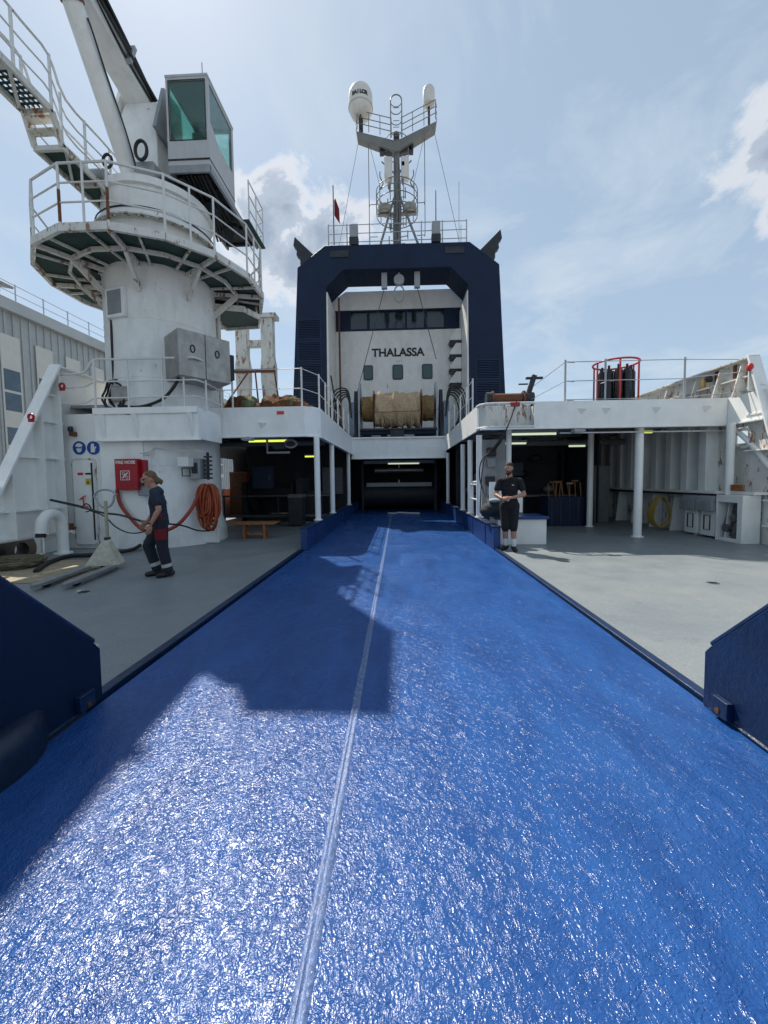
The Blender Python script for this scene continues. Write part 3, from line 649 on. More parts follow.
# platform
NS = 16
def ringpt(r, k, z, n=NS): a = 2*pi*(k+.5)/n; return Vector((CX+r*cos(a), CY+r*sin(a), z))
rp_ = RP/cos(pi/NS)
fl = MB()
for k in range(NS):
    a, b = ringpt(RC+.02, k, ZP), ringpt(RC+.02, k+1, ZP); c, d = ringpt(rp_-.05, k, ZP), ringpt(rp_-.05, k+1, ZP); u = Vector((0, 0, .03))
    fl.add([a, b, d, c, a+u, b+u, d+u, c+u], [(0, 1, 2, 3), (7, 6, 5, 4), (0, 4, 5, 1), (3, 2, 6, 7), (0, 3, 7, 4), (1, 5, 6, 2)])
fl.build('platform_floor', M_green, cr, smooth=0)
rm = MB(); rs = MB()
for k in range(NS):
    a, b = ringpt(rp_, k, ZP-.02), ringpt(rp_, k+1, ZP-.02)
    rm.beam(a, b, .07, .15)
    a, b = ringpt(1.83, k, ZP-.06), ringpt(1.83, k+1, ZP-.06); rs.beam(a, b, .06, .08)
    if k % 2 == 0: rs.beam(ringpt(RC, k, ZP-.07), ringpt(rp_-.03, k, ZP-.07), .07, .09)
    rs.beam((ringpt(RC, k, ZP-.05)+ringpt(RC, k+1, ZP-.05))/2, (ringpt(rp_-.03, k, ZP-.05)+ringpt(rp_-.03, k+1, ZP-.05))/2, .04, .05)
rm.build('platform_rim', M_whiteR, cr); rs.build('platform_joist', M_whiteR, cr)
for k in range(0, NS, 2):
    a = ringpt(RC-.01, k, ZP-.62); b = ringpt(1.80, k, ZP-.10)
    MB().beam(a, b, .07, .12).build('bracket', M_whiteR, cr)
rl = MB(); RR = rp_-.02
for h_, rr in ((1.08, .024), (.72, .017), (.36, .017)):
    rl.tube([ringpt(RR, k+j/2 if j == 0 else k+.5, ZP+.1+h_) if j == 0 else (ringpt(RR, k, ZP+.1+h_)+ringpt(RR, k+1, ZP+.1+h_))/2 for k in range(NS) for j in (0, 1)], rr, 6, closed=True)
for k in range(NS):
    rl.cyl(ringpt(RR, k, ZP), ringpt(RR, k, ZP+1.18), .024, n=8)
    m_ = (ringpt(RR, k, ZP)+ringpt(RR, k+1, ZP))/2
    if k % 2: rl.cyl(m_, m_+Vector((0, 0, 1.18)), .022, n=8)
rl.build('platform_railing', M_railw, cr)
rt = MB()
for k in (5, 9, 11, 12): rt.cyl(ringpt(RR-.001, k, ZP+.1), ringpt(RR-.001, k, ZP+.7), .027, n=8)
rt.build('rusted_stanchion', M_rust, cr)
# lower small ladder landing on the right rear of the pedestal
ld = MB(); 
ld.prism([(-5.2, 10.5), (-4.85, 10.15), (-4.1, 10.35), (-3.85, 10.9), (-4.1, 11.5), (-5.1, 11.6)], 'z', 6.10, 6.14); ld.build('landing_floor', M_green, cr)
lr_ = MB(); pts = [(-5.2, 10.5), (-4.85, 10.15), (-4.1, 10.35), (-3.85, 10.9), (-4.1, 11.5), (-5.1, 11.6)]
for a, b in zip(pts, pts[1:]+pts[:1]): lr_.beam((*a, 6.09), (*b, 6.09), .05, .14)
for (xx, yy) in ((-4.86, 10.55), (-5.05, 10.9)): lr_.cyl((xx, yy, 3.3), (xx, yy, 6.3), .05)
lr_.cyl((-3.98, 11.0, 6.1), (-3.98, 11.0, 6.5), .03)
lr_.build('landing_frame', M_whiteR, cr)
# vent grille on pedestal
ang = math.atan2(P(116, 308, y=9).y*1.0-CY-.0, -1.05)  # direction roughly aft-port
vc = P(121, 305, y=8.72); dv = Vector((vc.x-CX, vc.y-CY, 0)).normalized(); vc = Vector((CX, CY, vc.z))+dv*(RC+.02); sdv = Vector((-dv.y, dv.x, 0))
vg = MB().obox(vc, sdv, dv, (0, 0, 1), .27, .05, .33).build('vent_frame', M_whiteC, cr, bevel=.02)
sl = MB()
for k in range(8): sl.obox(vc+dv*.055+Vector((0, 0, -.22+.062*k)), sdv, (dv+Vector((0, 0, -.6))).normalized(), Vector((0, 0, 1)), .19, .012, .012)
sl.obox(vc+dv*.045, sdv, dv, (0, 0, 1), .2, .008, .26); sl.build('louvres', M_grey, vg)
c_ = P(120, 394, y=8.62); MB().obox((c_.x, 8.72, c_.z), (1, 0, 0), (0, 1, 0), (0, 0, 1), .2, .14, .17).build('junction_box', M_stain, cr, bevel=.03)
# stainless cabinet hung on the pedestal
u = Vector((.64, .77, 0)).normalized(); v = Vector((-.77, .64, 0)).normalized(); A = Vector((-4.72, 8.28, 0))
cc = A+u*.58+v*.55+Vector((0, 0, 4.33))
cb = MB().obox(cc, u, v, (0, 0, 1), .58, .55, .50).build('steel_cabinet', M_stain, cr, bevel=.012)
for q in (.3, .85):
    c = A+u*q-v*.012+Vector((0, 0, 4.45)); MB().tube([c+Vector((0, 0, .0))+(u*cos(a)*.045)+Vector((0, 0, .08*sin(a))) for a in [2*pi*i/14 for i in range(14)]], .012, closed=True).build('handle', M_black, cb)
MB().obox(A+u*.58-v*.004+Vector((0, 0, 4.33)), u, v, (0, 0, 1), .006, .004, .5).build('door_seam', M_black, cb)
MB().obox(A+u*1.28+v*.45+Vector((0, 0, 4.3)), u, v, (0, 0, 1), .10, .22, .30).build('fan_housing', M_black, cb, bevel=.01)
# slewing house
hs = MB().prism([(9.2, 8.28), (10.9, 8.28), (10.9, 9.6), (10.3, 10.55), (9.45, 10.55), (9.2, 9.9)], 'x', -6.45, -5.55)
hs.build('slewing_house', M_whiteC, cr, bevel=.02)
MB().prism([(9.0, 9.6), (10.2, 9.6), (10.1, 10.95), (9.4, 10.8)], 'x', -5.52, -5.44).build('boom_cheek', M_grey, cr); MB().prism([(9.0, 9.6), (10.2, 9.6), (10.1, 10.95), (9.4, 10.8)], 'x', -6.56, -6.48).build('boom_cheek', M_whiteC, cr)
# boom
b0 = Vector((-6.12, 9.9, 10.62)); b1 = b0+Vector((-0.60, -9.0, 3.45)); bd = (b1-b0).normalized()
bo = MB(); sdx = Vector((1, 0, 0)); bu = sdx.cross(bd).normalized()
def boomring(p, w, h): return [p+sdx*w+bu*h, p-sdx*w+bu*h, p-sdx*w-bu*h, p+sdx*w-bu*h]
vsb = boomring(b0, .27, .22)+boomring(b0+bd*2.5, .27, .38)+boomring(b1, .24, .30)
bo.add(vsb, [(0, 1, 2, 3), (8, 11, 10, 9)]+[(i, 4+i, 4+(i+1) % 4, (i+1) % 4) for i in range(4)]+[(4+i, 8+i, 8+(i+1) % 4, 4+(i+1) % 4) for i in range(4)])
bo = bo.build('boom', M_whiteC, cr, bevel=.02)
hp = MB()
for k in range(7):
    off = sdx*(.285+.035*(k % 3))+bu*(-.12+.05*k*.8)
    pts = [b0+bd*(.15+1.1*i)+off+bu*(.09*sin(i*2.1+k))+sdx*(.04*cos(i*1.7+k)) for i in range(8)]
    hp.tube(spline([Vector((-5.45, 10.1, 9.9+.04*k))]+pts, 3), .028+.008*(k % 3), 6)
hp.build('boom_hoses', M_black, bo)
for i in range(1, 7): MB().obox(b0+bd*(1.1*i)+sdx*.32, bd, bu, sdx, .04, .26, .07).build('hose_clamp', M_grey, bo)
# luffing jack
j0 = Vector((-6.05, 9.0, 8.42)); j1 = Vector((-6.07, 7.46, 10.72)); jd = (j1-j0).normalized()
jk = MB().cyl(j0, j0+jd*2.62, .175, n=24).build('luffing_jack', M_whiteC, cr)
MB().cyl(j0+jd*2.60, j0+jd*2.68, .20, n=24).build('jack_collar', M_rust, jk)
MB().cyl(j0+jd*2.6, j0+jd*3.7, .09, n=16).build('jack_rod', M_stain, jk)
MB().tube(spline([j0+jd*2.4+Vector((.19, 0, 0)), j0+jd*2.2+Vector((.22, -.05, 0)), j0+jd*1.7+Vector((.20, 0, 0)), j0+jd*.9+Vector((.21, .03, 0)), j0+jd*.2+Vector((.2, 0, 0))], 5), .018, 6).build('jack_hose', M_black, jk)
MB().box(-6.35, -5.75, 8.85, 9.2, 8.2, 8.5).build('jack_foot', M_whiteC, cr, bevel=.02)
# hydraulic clutter
cl = MB()
for k in range(9):
    x = -5.6+.09*k; cl.tube(spline([(x-.3, 9.3, 8.32), (x-.1, 9.15, 8.42+.015*k), (x+.2, 9.4+.06*k, 8.52), (x+.35, 9.9, 8.6)], 4), .028, 6)
cl.tube([Vector((-5.55+.13*cos(a), 8.6, 8.75+.2*sin(a))) for a in [2*pi*i/18 for i in range(18)]], .035, closed=True)
cl.tube([Vector((-6.35+.1*cos(a), 8.65, 8.6+.14*sin(a))) for a in [2*pi*i/18 for i in range(18)]], .03, closed=True)
for (x, y, z, r_) in ((-5.0, 9.3, 8.45, .16), (-4.7, 9.9, 8.5, .18), (-5.35, 8.9, 8.42, .12), (-4.5, 10.6, 8.4, .14)): cl.cyl((x, y, z-.18), (x+.02, y+.3, z+.1), r_)
for k in range(6): cl.tube(spline([(-4.9+.1*k, 9.2, 8.82), (-4.9+.09*k, 9.8, 8.55), (-5.1+.08*k, 10.4, 8.3)], 4), .03, 6)
cl.build('hydraulic_hoses', M_black, cr)
MB().cyl((-6.75, 8.75, 8.35), (-6.45, 8.75, 8.35), .15).box(-5.75, -5.35, 8.7, 9.1, 8.28, 8.6).build('hydraulic_motor', M_grey, cr, bevel=.01)
MB().cyl((-6.9, 8.8, 6.62), (-6.9, 8.8, 6.3), .07).build('drain_pipe', M_black, cr)
# cab
cx0, cx1, cy0, cy1, cz0, cz1 = -5.18, -4.22, 9.0, 10.35, 8.72, 10.62
cab = MB()
pr = .075
# front wall frame (tapers to the foot), side walls with windows
def window_wall(mb, o, ax, up, w, h, holes, nrm, th=.05):
    o, ax, up, nrm = map(Vector, (o, ax, up, nrm)); as_ = sorted({0, w, *[q for hh in holes for q in hh[:2]]}); bs = sorted({0, h, *[q for hh in holes for q in hh[2:]]})
    for i in range(len(as_)-1):
        for j in range(len(bs)-1):
            ca, cb_ = (as_[i]+as_[i+1])/2, (bs[j]+bs[j+1])/2
            if any(q[0] < ca < q[1] and q[2] < cb_ < q[3] for q in holes): continue
            mb.obox(o+ax*ca+up*cb_-nrm*th/2, ax, nrm, up, (as_[i+1]-as_[i])/2, th/2, (bs[j+1]-bs[j])/2)
window_wall(cab, (cx0, cy0, cz0), (1, 0, 0), (0, 0, 1), cx1-cx0, cz1-cz0, [(.07, cx1-cx0-.07, .55, 1.82)], (0, -1, 0))
window_wall(cab, (cx1, cy0+.051, cz0), (0, 1, 0), (0, 0, 1), cy1-cy0-.102, cz1-cz0, [(.04, cy1-cy0-.15, .75, 1.82)], (1, 0, 0))
window_wall(cab, (cx0, cy0+.051, cz0), (0, 1, 0), (0, 0, 1), cy1-cy0-.102, cz1-cz0, [(.04, cy1-cy0-.15, .75, 1.82)], (-1, 0, 0))
window_wall(cab, (cx0, cy1, cz0), (1, 0, 0), (0, 0, 1), cx1-cx0, cz1-cz0, [(.3, cx1-cx0-.1, .6, 1.8)], (0, 1, 0))
# lower rear triangles hide the bottom of the side windows as on the real cab
cab.add([(cx1+.002, cy0+.09, cz0+1.0), (cx1+.002, cy0+.09, cz0+.74), (cx1+.002, cy0+.5, cz0+.74), (cx1-.03, cy0+.09, cz0+1.0), (cx1-.03, cy0+.09, cz0+.74), (cx1-.03, cy0+.5, cz0+.74)], [(0, 1, 2), (5, 4, 3), (0, 2, 5, 3), (0, 3, 4, 1), (1, 4, 5, 2)])
cab.box(cx0-.01, cx1+.01, cy0-.01, cy1+.01, cz1+.001, cz1+.05)
cb = cab.build('cab', mat('cab_grey_paint', (0.50, 0.51, 0.52), .45, var=.06, dirt=.2), cr, smooth=0)
MB().box(cx0+.06, cx1-.06, cy0+.015, cy0+.022, cz0+.54, cz0+1.83).build('front_window', M_glassg, cb); MB().box(cx1-.022, cx1-.015, cy0+.08, cy1-.08, cz0+.74, cz0+1.83).build('side_window', M_glassg, cb)
MB().box(cx0+.015, cx0+.022, cy0+.08, cy1-.08, cz0+.74, cz0+1.83).build('side_window', M_glassg, cb)
gk = MB()
for (a, b_) in (((cx0+.07, cz0+.55), (cx1-.07, cz0+1.82)),): 
    gk.box(a[0], b_[0], cy0-.006, cy0, a[1]-.02, a[1]); gk.box(a[0], b_[0], cy0-.006, cy0, b_[1], b_[1]+.02); gk.box(a[0]-.02, a[0], cy0-.006, cy0, a[1]-.02, b_[1]+.02); gk.box(b_[0], b_[0]+.02, cy0-.006, cy0, a[1]-.02, b_[1]+.02)
gk.box(cx0-.004, cx1+.004, cy0-.008, cy0-.001, cz0+.10, cz0+.14); gk.box(cx1+.001, cx1+.008, cy0, cy1, cz0+.10, cz0+.13)
gk.build('window_seal', M_blackg, cb)
MB().box(cx0+.25, cx0+.65, 9.6, 10.0, cz0+.3, cz0+1.25).box(cx0+.3, cx0+.6, 9.55, 9.75, cz0+1.25, cz0+1.45).build('operator_seat', M_black, cb, bevel=.04)
MB().cyl((cx1-.15, 9.1, cz1+.05), (cx1-.15, 9.1, cz1+.38), .008).build('aerial', M_dark, cb)
MB().box(cx0+.4, cx1-.4, cy0-.03, cy0-.02, cz0+.9, cz0+1.8).build('wiper', M_black, cb) if False else None
# cab underframe running forward
for_unused = 0
uf = MB().box(cx0, cx0+.06, cy0+.01, 12.0, cz0-.14, cz0-.002).box(cx1-.06, cx1, cy0+.01, 12.0, cz0-.14, cz0-.002).box(cx0, cx1, cy0, cy0+.05, cz0-.16, cz0-.002)
uf.build('cab_underframe', M_grey, cr, bevel=.004)
MB().box(cx0+.06, cx1-.06, cy0+.05, 12.0, cz0-.05, cz0-.01).build('cab_floor', M_dark, cr)
ug = MB()
for yy in (9.6, 10.3, 11.1, 11.8): ug.box(cx0+.06, cx1-.06, yy, yy+.06, cz0-.12, cz0-.05)
for k in range(7): ug.tube(spline([(-4.95+.09*k, 9.15, cz0-.1), (-4.95+.09*k, 9.7, cz0-.22-.02*(k % 3)), (-5.0+.09*k, 10.6, cz0-.2), (-5.1+.08*k, 11.2, cz0-.35)], 4), .03, 6)
ug.build('underside_hoses', M_black, cr)
rl = MB()
for hz in (0, .38, .76): rl.tube([(cx1+.16, 10.9, cz0+.28+hz), (cx1+.16, 12.0, cz0+.28+hz), (cx1+.0, 12.1, cz0+.28+hz)], .018, 6)
for yy in (10.9, 11.45, 12.0): rl.cyl((cx1+.16, yy, cz0-.05), (cx1+.16, yy, cz0+1.06), .02, n=8)
rl.cyl((cx1+.0, 10.9, cz0-.03), (cx1+.17, 10.9, cz0-.03), .02, n=6)
rl.build('cab_railing', M_railw, cr); MB().box(cx1, cx1+.19, 10.8, 12.1, cz0-.08, cz0-.04).build('side_step', M_green, cr)
# walkway flights to port
wk = MB(); zl = 8.05
XW0, XW1 = -7.03, -6.48
for x in (XW0, XW1):
    wk.beam((x, 9.6, zl), (x, 7.6, zl), .05, .12); wk.beam((x, 7.62, zl), (x, 7.42, zl+.50), .05, .12); wk.beam((x, 7.42, zl+.50), (x, 5.6, zl+.50), .05, .12)
for (y0, y1, z_) in ((9.5, 8.6, zl), (8.5, 7.7, zl), (7.35, 6.6, zl+.5), (6.6, 5.7, zl+.5)):
    wk.beam((XW0, y0, z_-.03), (XW1, y1, z_-.03), .05, .05)
for (y_, z_) in ((9.55, zl), (8.55, zl), (7.62, zl), (7.42, zl+.5), (6.6, zl+.5)): wk.beam((XW0, y_, z_-.02), (XW1, y_, z_-.02), .06, .09)
wk.build('walkway_frame', M_whiteR, cr)
MB().box(XW0+.03, XW1-.03, 7.65, 9.6, zl+.03, zl+.05).build('walkway_floor', M_green, cr)
g = MB()
for k in range(19): g.box(XW0+.03, XW1-.03, 5.6+k*.095, 5.6+k*.095+.035, zl+.54, zl+.56)
for k in range(6): g.box(XW0+.04+.095*k, XW0+.06+.095*k, 5.6, 7.4, zl+.535, zl+.565)
g.build('walkway_grating', M_green, cr)
st = MB()
for k in range(1, 3): st.box(XW0+.02, XW1-.02, 7.6-.07*k-.08, 7.6-.07*k+.08, zl+.03+.165*k, zl+.06+.165*k)
st.build('tread', M_whiteR, cr)
rl = MB()
for x in (XW0, XW1):
    for h_, rr in ((1.0, .022), (.66, .016), (.33, .016)):
        rl.tube(spline([(x, 9.55, zl+h_), (x, 8.6, zl+h_), (x, 7.75, zl+h_), (x, 7.4, zl+.48+h_), (x, 6.9, zl+.5+h_), (x, 5.6, zl+.5+h_)], 3), rr, 6)
    for (y_, z_) in ((9.5, zl), (8.9, zl), (8.2, zl), (7.62, zl), (7.42, zl+.5), (6.7, zl+.5), (5.9, zl+.5)): rl.cyl((x, y_, z_), (x, y_, z_+1.0), .026, n=8)
rl.build('walkway_railing', M_railw, cr)
MB().beam((-6.9, 9.6, 8.0), (-6.9, 9.75, 7.2), .12, .2).cyl((-6.95, 9.3, 7.95), (-6.6, 9.3, 7.95), .08).box(-7.03, -6.4, 9.3, 9.9, 7.92, 8.1).build('walkway_bracket', M_whiteR, cr)

# details around the pedestal base on the working deck
t = thing('hose_cabinet', 'red fire hose cabinet with white lettering on the recessed wall', 'cabinet', P(126, 475, y=9.0))
a = P(114, 459, y=8.40); b_ = P(138, 490, y=8.40); e_ = P(145, 475, y=8.52)
x0, x1, z0, z1 = a.x, b_.x, b_.z, a.z
MB().box(x0, x1, 8.40, 8.80, z0, z1).box(x1, e_.x+.02, 8.52, 8.80, z0+.12, z1-.02).build('body', M_red, t, bevel=.012)
text('lettering', 'FIRE HOSE', .098, face_aft((x0+x1)/2, 8.398, z1-.08), M_signw, t, bold=.002)
ic = MB(); c = Vector(((x0+x1)/2-.02, 8.395, (z0+z1)/2-.02))
for (dx, dz, w_, h_) in ((-.1, 0, .006, .1), (.1, 0, .006, .1), (0, .1, .1, .006), (0, -.1, .1, .006)): ic.obox(c+Vector((dx, 0, dz)), (1, 0, 0), (0, 1, 0), (0, 0, 1), w_, .003, h_)
ic.obox(c, Vector((1, 0, 1)).normalized(), (0, 1, 0), Vector((-1, 0, 1)).normalized(), .085, .003, .014)
ic.tube(arc(c+Vector((-.035, 0, .04)), .028, 0, 2*pi, 12)[:-1], .006, 6, closed=True); ic.tube(arc(c+Vector((.04, 0, -.04)), .028, 0, 2*pi, 12)[:-1], .006, 6, closed=True)
ic.build('pictogram', M_signw, t)
h = MB().tube(spline([P(117, 490, y=8.5), P(120, 503, y=8.48), P(128, 515, y=8.45), P(142, 529, y=8.4), P(158, 532, y=8.3), P(176, 526, y=8.4), P(190, 511, y=8.6), P(198, 496, y=8.85), P(201, 488, y=8.95)], 5), .04, 10)
tag(h.build('fire_hose', M_hose, origin=P(158, 532, y=8.7)), 'red hose sagging from the cabinet to the orange hose coil', 'hose')
t = thing('control_box', 'small grey electrical box beside the red hose cabinet', 'electrical box', P(143, 488, y=9.2))
c = P(143.5, 485, y=8.5); MB().box(c.x-.14, c.x+.12, 8.5, 8.72, c.z-.24, c.z+.16).build('body', M_grey, t, bevel=.01); MB().cyl((c.x, 8.5, c.z+.02), (c.x, 8.46, c.z+.02), .04).build('knob', M_black, t)
# boxes on column right flank
t = thing('work_light', 'white floodlight box with black frame fixed to the crane pedestal', 'lamp', P(185, 468, y=8.75))
c = P(184, 463, y=8.62); MB().box(c.x-.16, c.x+.10, 8.62, 8.85, c.z-.08, c.z+.14).build('housing', M_signw, t, bevel=.01)
c = P(186, 472, y=8.6); MB().tube([(c.x-.09, 8.6, c.z-.09), (c.x+.09, 8.6, c.z-.09), (c.x+.09, 8.6, c.z+.09), (c.x-.09, 8.6, c.z+.09)], .016, 6, closed=True).build('frame', M_black, t)
t = thing('control_box', 'grey switch cabinet on the crane pedestal above the hose coil', 'electrical box', P(197, 466, y=8.9))
c = P(195, 467, y=8.85); MB().box(c.x-.13, c.x+.11, 8.85, 9.2, c.z-.28, c.z+.20).build('body', M_grey, t, bevel=.01); MB().box(c.x-.08, c.x+.06, 8.84, 8.85, c.z-.15, c.z+.1).build('door_panel', M_dark, t)
q = MB()
for k in range(6): q.box(c.x+.16, c.x+.34, 8.95, 9.0, c.z-.28+.1*k, c.z-.24+.1*k)
q.box(c.x+.20, c.x+.22, 9.0, 9.1, c.z-.3, c.z+.35); q.build('cable_rack', M_dark, t)
pp = MB().tube(spline([P(113, 470, y=8.7), P(114, 450, y=8.7), P(117, 443, y=8.7), P(123, 446, y=8.7), P(130, 455, y=8.66), P(150, 454, y=8.55)], 4), .02, 8)
pp.tube(spline([P(118, 456, y=8.7), P(148, 452, y=8.55), P(156, 448, y=8.65), P(175, 450, y=8.6), P(205, 452, y=8.9)], 4), .014, 6)
pp.cyl(P(151, 450, y=8.55), P(151, 480, y=8.55), .014)
tag(pp.build('conduit_pipe', M_railw, origin=P(121, 444, y=9.3)), 'thin white conduit pipes looping above the red hose cabinet', 'pipe')

# hose reel
t = thing('hose_hanger', 'white hose hanger plate beside the crane base', 'hose hanger', (-5.05, 9.05, 0))
c = P(213, 500, y=9.0)
MB().lathe((c.x, 9.05, c.z+.06), [(0, 0), (.20, 0), (.20, .02), (0, .02)], 8, axis=(0, -1, 0)).xf(Matrix.Translation((c.x, 0, c.z+.06)) @ Matrix.Diagonal((.85, 1, 1.55, 1)) @ Matrix.Translation((-c.x, 0, -c.z-.06))).build('plate', M_grey, t)
MB().prism([(c.x-.85, 0.02), (c.x+.0, .02), (c.x+.0, .35), (c.x-.12, .42), (c.x-.12, 1.2), (c.x-.35, 1.2), (c.x-.35, .6), (c.x-.85, .3)], 'y', 9.22, 9.28).build('bracket', M_white, t, bevel=.01)
MB().cyl((c.x-.1, 9.28, c.z+.2), (c.x, 9.0, c.z+.2), .06).build('spindle', M_white, t)
co = MB()
for k in range(22):
    w_ = .12+.12*random.random(); top = c.z+.34+random.uniform(-.04, .05); bot = c.z-.50+random.uniform(-.25, .25); xx = c.x-.12+random.uniform(-.14, .14); yy = 8.93+random.uniform(-.08, .12)
    co.tube([Vector((xx+w_*sin(a)*(.75+.25*cos(a-pi)), yy+.03*sin(2*a), (top+bot)/2+(top-bot)/2*cos(a))) for a in [2*pi*i/20 for i in range(20)]], .023, 7, closed=True)
tag(co.build('hose_coil', M_hoseo, origin=(c.x, 9, c.z)), 'loose coil of orange hose hanging beside the crane base', 'hose')

# straps/cables crossing the bulkhead
st = MB().tube(spline([P(51, 500, x=-7.5), P(78, 506, y=7.6), P(88, 509, y=7.2), P(104, 513, y=6.9), P(120, 515, y=6.6), P(141, 521, y=6.25), P(150, 524, y=6.15)], 5), [.030]*8+[.02]*23, 6)
st.tube(spline([P(82, 508, y=7.3), P(85, 504, y=7.28), P(89, 505, y=7.22), P(91, 510, y=7.2), P(86, 512, y=7.25)], 4), .012, 6)
st.tube(spline([P(91, 511, y=7.2), P(104, 516, y=6.9), P(116, 527, y=6.7), P(130, 533, y=6.5), P(145, 531, y=6.3), P(152, 522, y=6.1)], 5), .012, 6)
st.tube(spline([P(152, 524, y=6.15), P(170, 524, y=6.8), P(184, 526, y=7.5), P(196, 530, y=8.3), P(205, 531, y=8.8), P(214, 530, y=9.0)], 5), .018, 6)
tag(st.build('tow_strap', M_black, origin=P(104, 513, y=6.9)), 'long black strap stretched from the left bulwark to the woman', 'strap')
fh = MB().tube(spline([P(36, 571, z=.04), P(50, 562, z=.05), P(70, 556, z=.05), P(90, 555, z=.05), P(118, 552, z=.05), P(134, 549, z=.06), P(143, 543, z=.12), P(150, 538, z=.3)], 6), .042, 10)
tag(fh.build('deck_hose', M_black, origin=P(70, 556, z=.05)), 'thick black hose lying across the deck behind the pallet truck', 'hose')
# sand-coloured sheet: sunlight on the deck painted in as colour
mt = MB().prism([(-7.6, 5.9), (-5.2, 5.45), (-5.0, 6.6), (-6.2, 7.2), (-7.6, 7.3)], 'z', .004, .012)
tag(mt.build('sunlit_patch', mat('sunlit_deck_tone', (.36, .30, .20), .9, var=.35, vscale=6, bump=.5), origin=(-6.2, 6.3, 0)), 'sand-coloured sheet painting the sunlit patch of deck by the left bulwark', 'sunlit patch')
# rope heap by bulwark
rh = MB()
for k in range(10): rh.tube([Vector((-7.1+(.5+.1*random.random())*cos(a)+random.uniform(-.05, .05), 6.65+(.35+.05*k*.3)*sin(a), .03+.012*k)) for a in [2*pi*i/24 for i in range(24)]], .018, 6, closed=True)
tag(rh.build('rope_coil', mat('old_rope', (.16, .14, .09), .95, var=.4, vscale=10, bump=.6, bscale=80), origin=(-7.1, 6.65, 0)), 'flat coil of brown rope on the painted sunlit patch', 'rope')

# pallet truck
def pallet_truck():
    o = Vector((-5.14, 6.34, 0)); fd = Vector((.17, -.985, 0)).normalized(); sd_ = Vector((-fd.y, fd.x, 0))   # forks point to fd
    t = thing('pallet_truck', 'grey hand pallet truck with forks lowered and loop handle raised', 'pallet truck', o)
    for s_ in (-.20, .20):
        c0 = o+sd_*s_
        f = MB(); w = .072
        pts = [c0-sd_*w, c0+sd_*w, c0+sd_*w+fd*1.08, c0+sd_*.03+fd*1.22, c0-sd_*.03+fd*1.22, c0-sd_*w+fd*1.08]
        z0_, z1_ = Vector((0, 0, .05)), Vector((0, 0, .10)); nn = 6
        f.add([p+z0_ for p in pts]+[p+z1_ for p in pts], [tuple(range(nn-1, -1, -1)), tuple(range(nn, 2*nn))]+[(i, (i+1) % nn, nn+(i+1) % nn, nn+i) for i in range(nn)])
        fk = f.build('fork', mat('fork_grey', (.22, .23, .24), .5, var=.25, vscale=8, rust=.2, rust_scale=6), t, bevel=.008)
        MB().cyl(c0+fd*.95-sd_*.04+Vector((0, 0, .04)), c0+fd*.95+sd_*.04+Vector((0, 0, .04)), .04, n=14).build('roller', M_black, fk)
    a = MB(); b0_ = o-fd*.02
    a.add([b0_+sd_*.27+Vector((0, 0, .08)), b0_-sd_*.27+Vector((0, 0, .08)), b0_-sd_*.05+Vector((0, 0, .48))-fd*.14, b0_+sd_*.05+Vector((0, 0, .48))-fd*.14,
           b0_+sd_*.28+Vector((0, 0, .1))-fd*.25, b0_-sd_*.28+Vector((0, 0, .1))-fd*.25, b0_-sd_*.06+Vector((0, 0, .52))-fd*.24, b0_+sd_*.06+Vector((0, 0, .52))-fd*.24],
          [(0, 1, 2, 3), (7, 6, 5, 4), (0, 4, 5, 1), (1, 5, 6, 2), (2, 6, 7, 3), (3, 7, 4, 0)])
    a.build('pump_housing', mat('worn_pale_paint', (.50, .47, .38), .55, var=.25, vscale=12, rust=.2, rust_scale=6), t, bevel=.01)
    s0 = b0_-fd*.24
    for q in (-.07, .07): MB().cyl(s0+sd_*(q-.03)+Vector((0, 0, .09)), s0+sd_*(q+.03)+Vector((0, 0, .09)), .09, n=20).build('wheel', M_black, t)
    MB().cyl(s0+Vector((0, 0, .15)), s0+Vector((0, 0, .55)), .05).build('pump', M_dark, t)
    top = P(105, 500, y=s0.y-.05)
    MB().cyl(s0+Vector((0, 0, .5)), Vector((s0.x, s0.y, top.z-.02)), .028).build('tiller', mat('tiller_paint', (.36, .33, .24), .5, var=.2), t)
    h0 = Vector((s0.x, s0.y, top.z+.06))
    MB().tube([h0+Vector((.20*cos(a_)*(1.0 if sin(a_) > 0 else .8), 0, .12*sin(a_) if sin(a_) > 0 else .20*sin(a_))) for a_ in [2*pi*i/24 for i in range(24)]], .018, 8, closed=True).build('loop_handle', M_grey, t)
pallet_truck()

# yellow boots / wet vacuum behind the woman
c = P(176, 545, z=0)
t = thing('wet_pump', 'small yellow and black pump standing on deck behind the woman', 'pump', (c.x, c.y, 0))
MB().lathe((c.x, c.y, 0), [(0, 0), (.15, 0), (.16, .03), (.15, .08), (.10, .12)], 20).build('foot', M_yel, t); MB().lathe((c.x, c.y, .1), [(.10, 0), (.10, .35), (.08, .40)], 20).build('barrel', M_grey, t)
MB().lathe((c.x, c.y, .48), [(.08, 0), (.11, .02), (.11, .12), (.05, .17), (0, .17)], 20).build('cap', M_yel, t); MB().tube(arc((c.x+.1, c.y, .62), .08, 0, pi, 8), .018).build('handle', M_black, t)

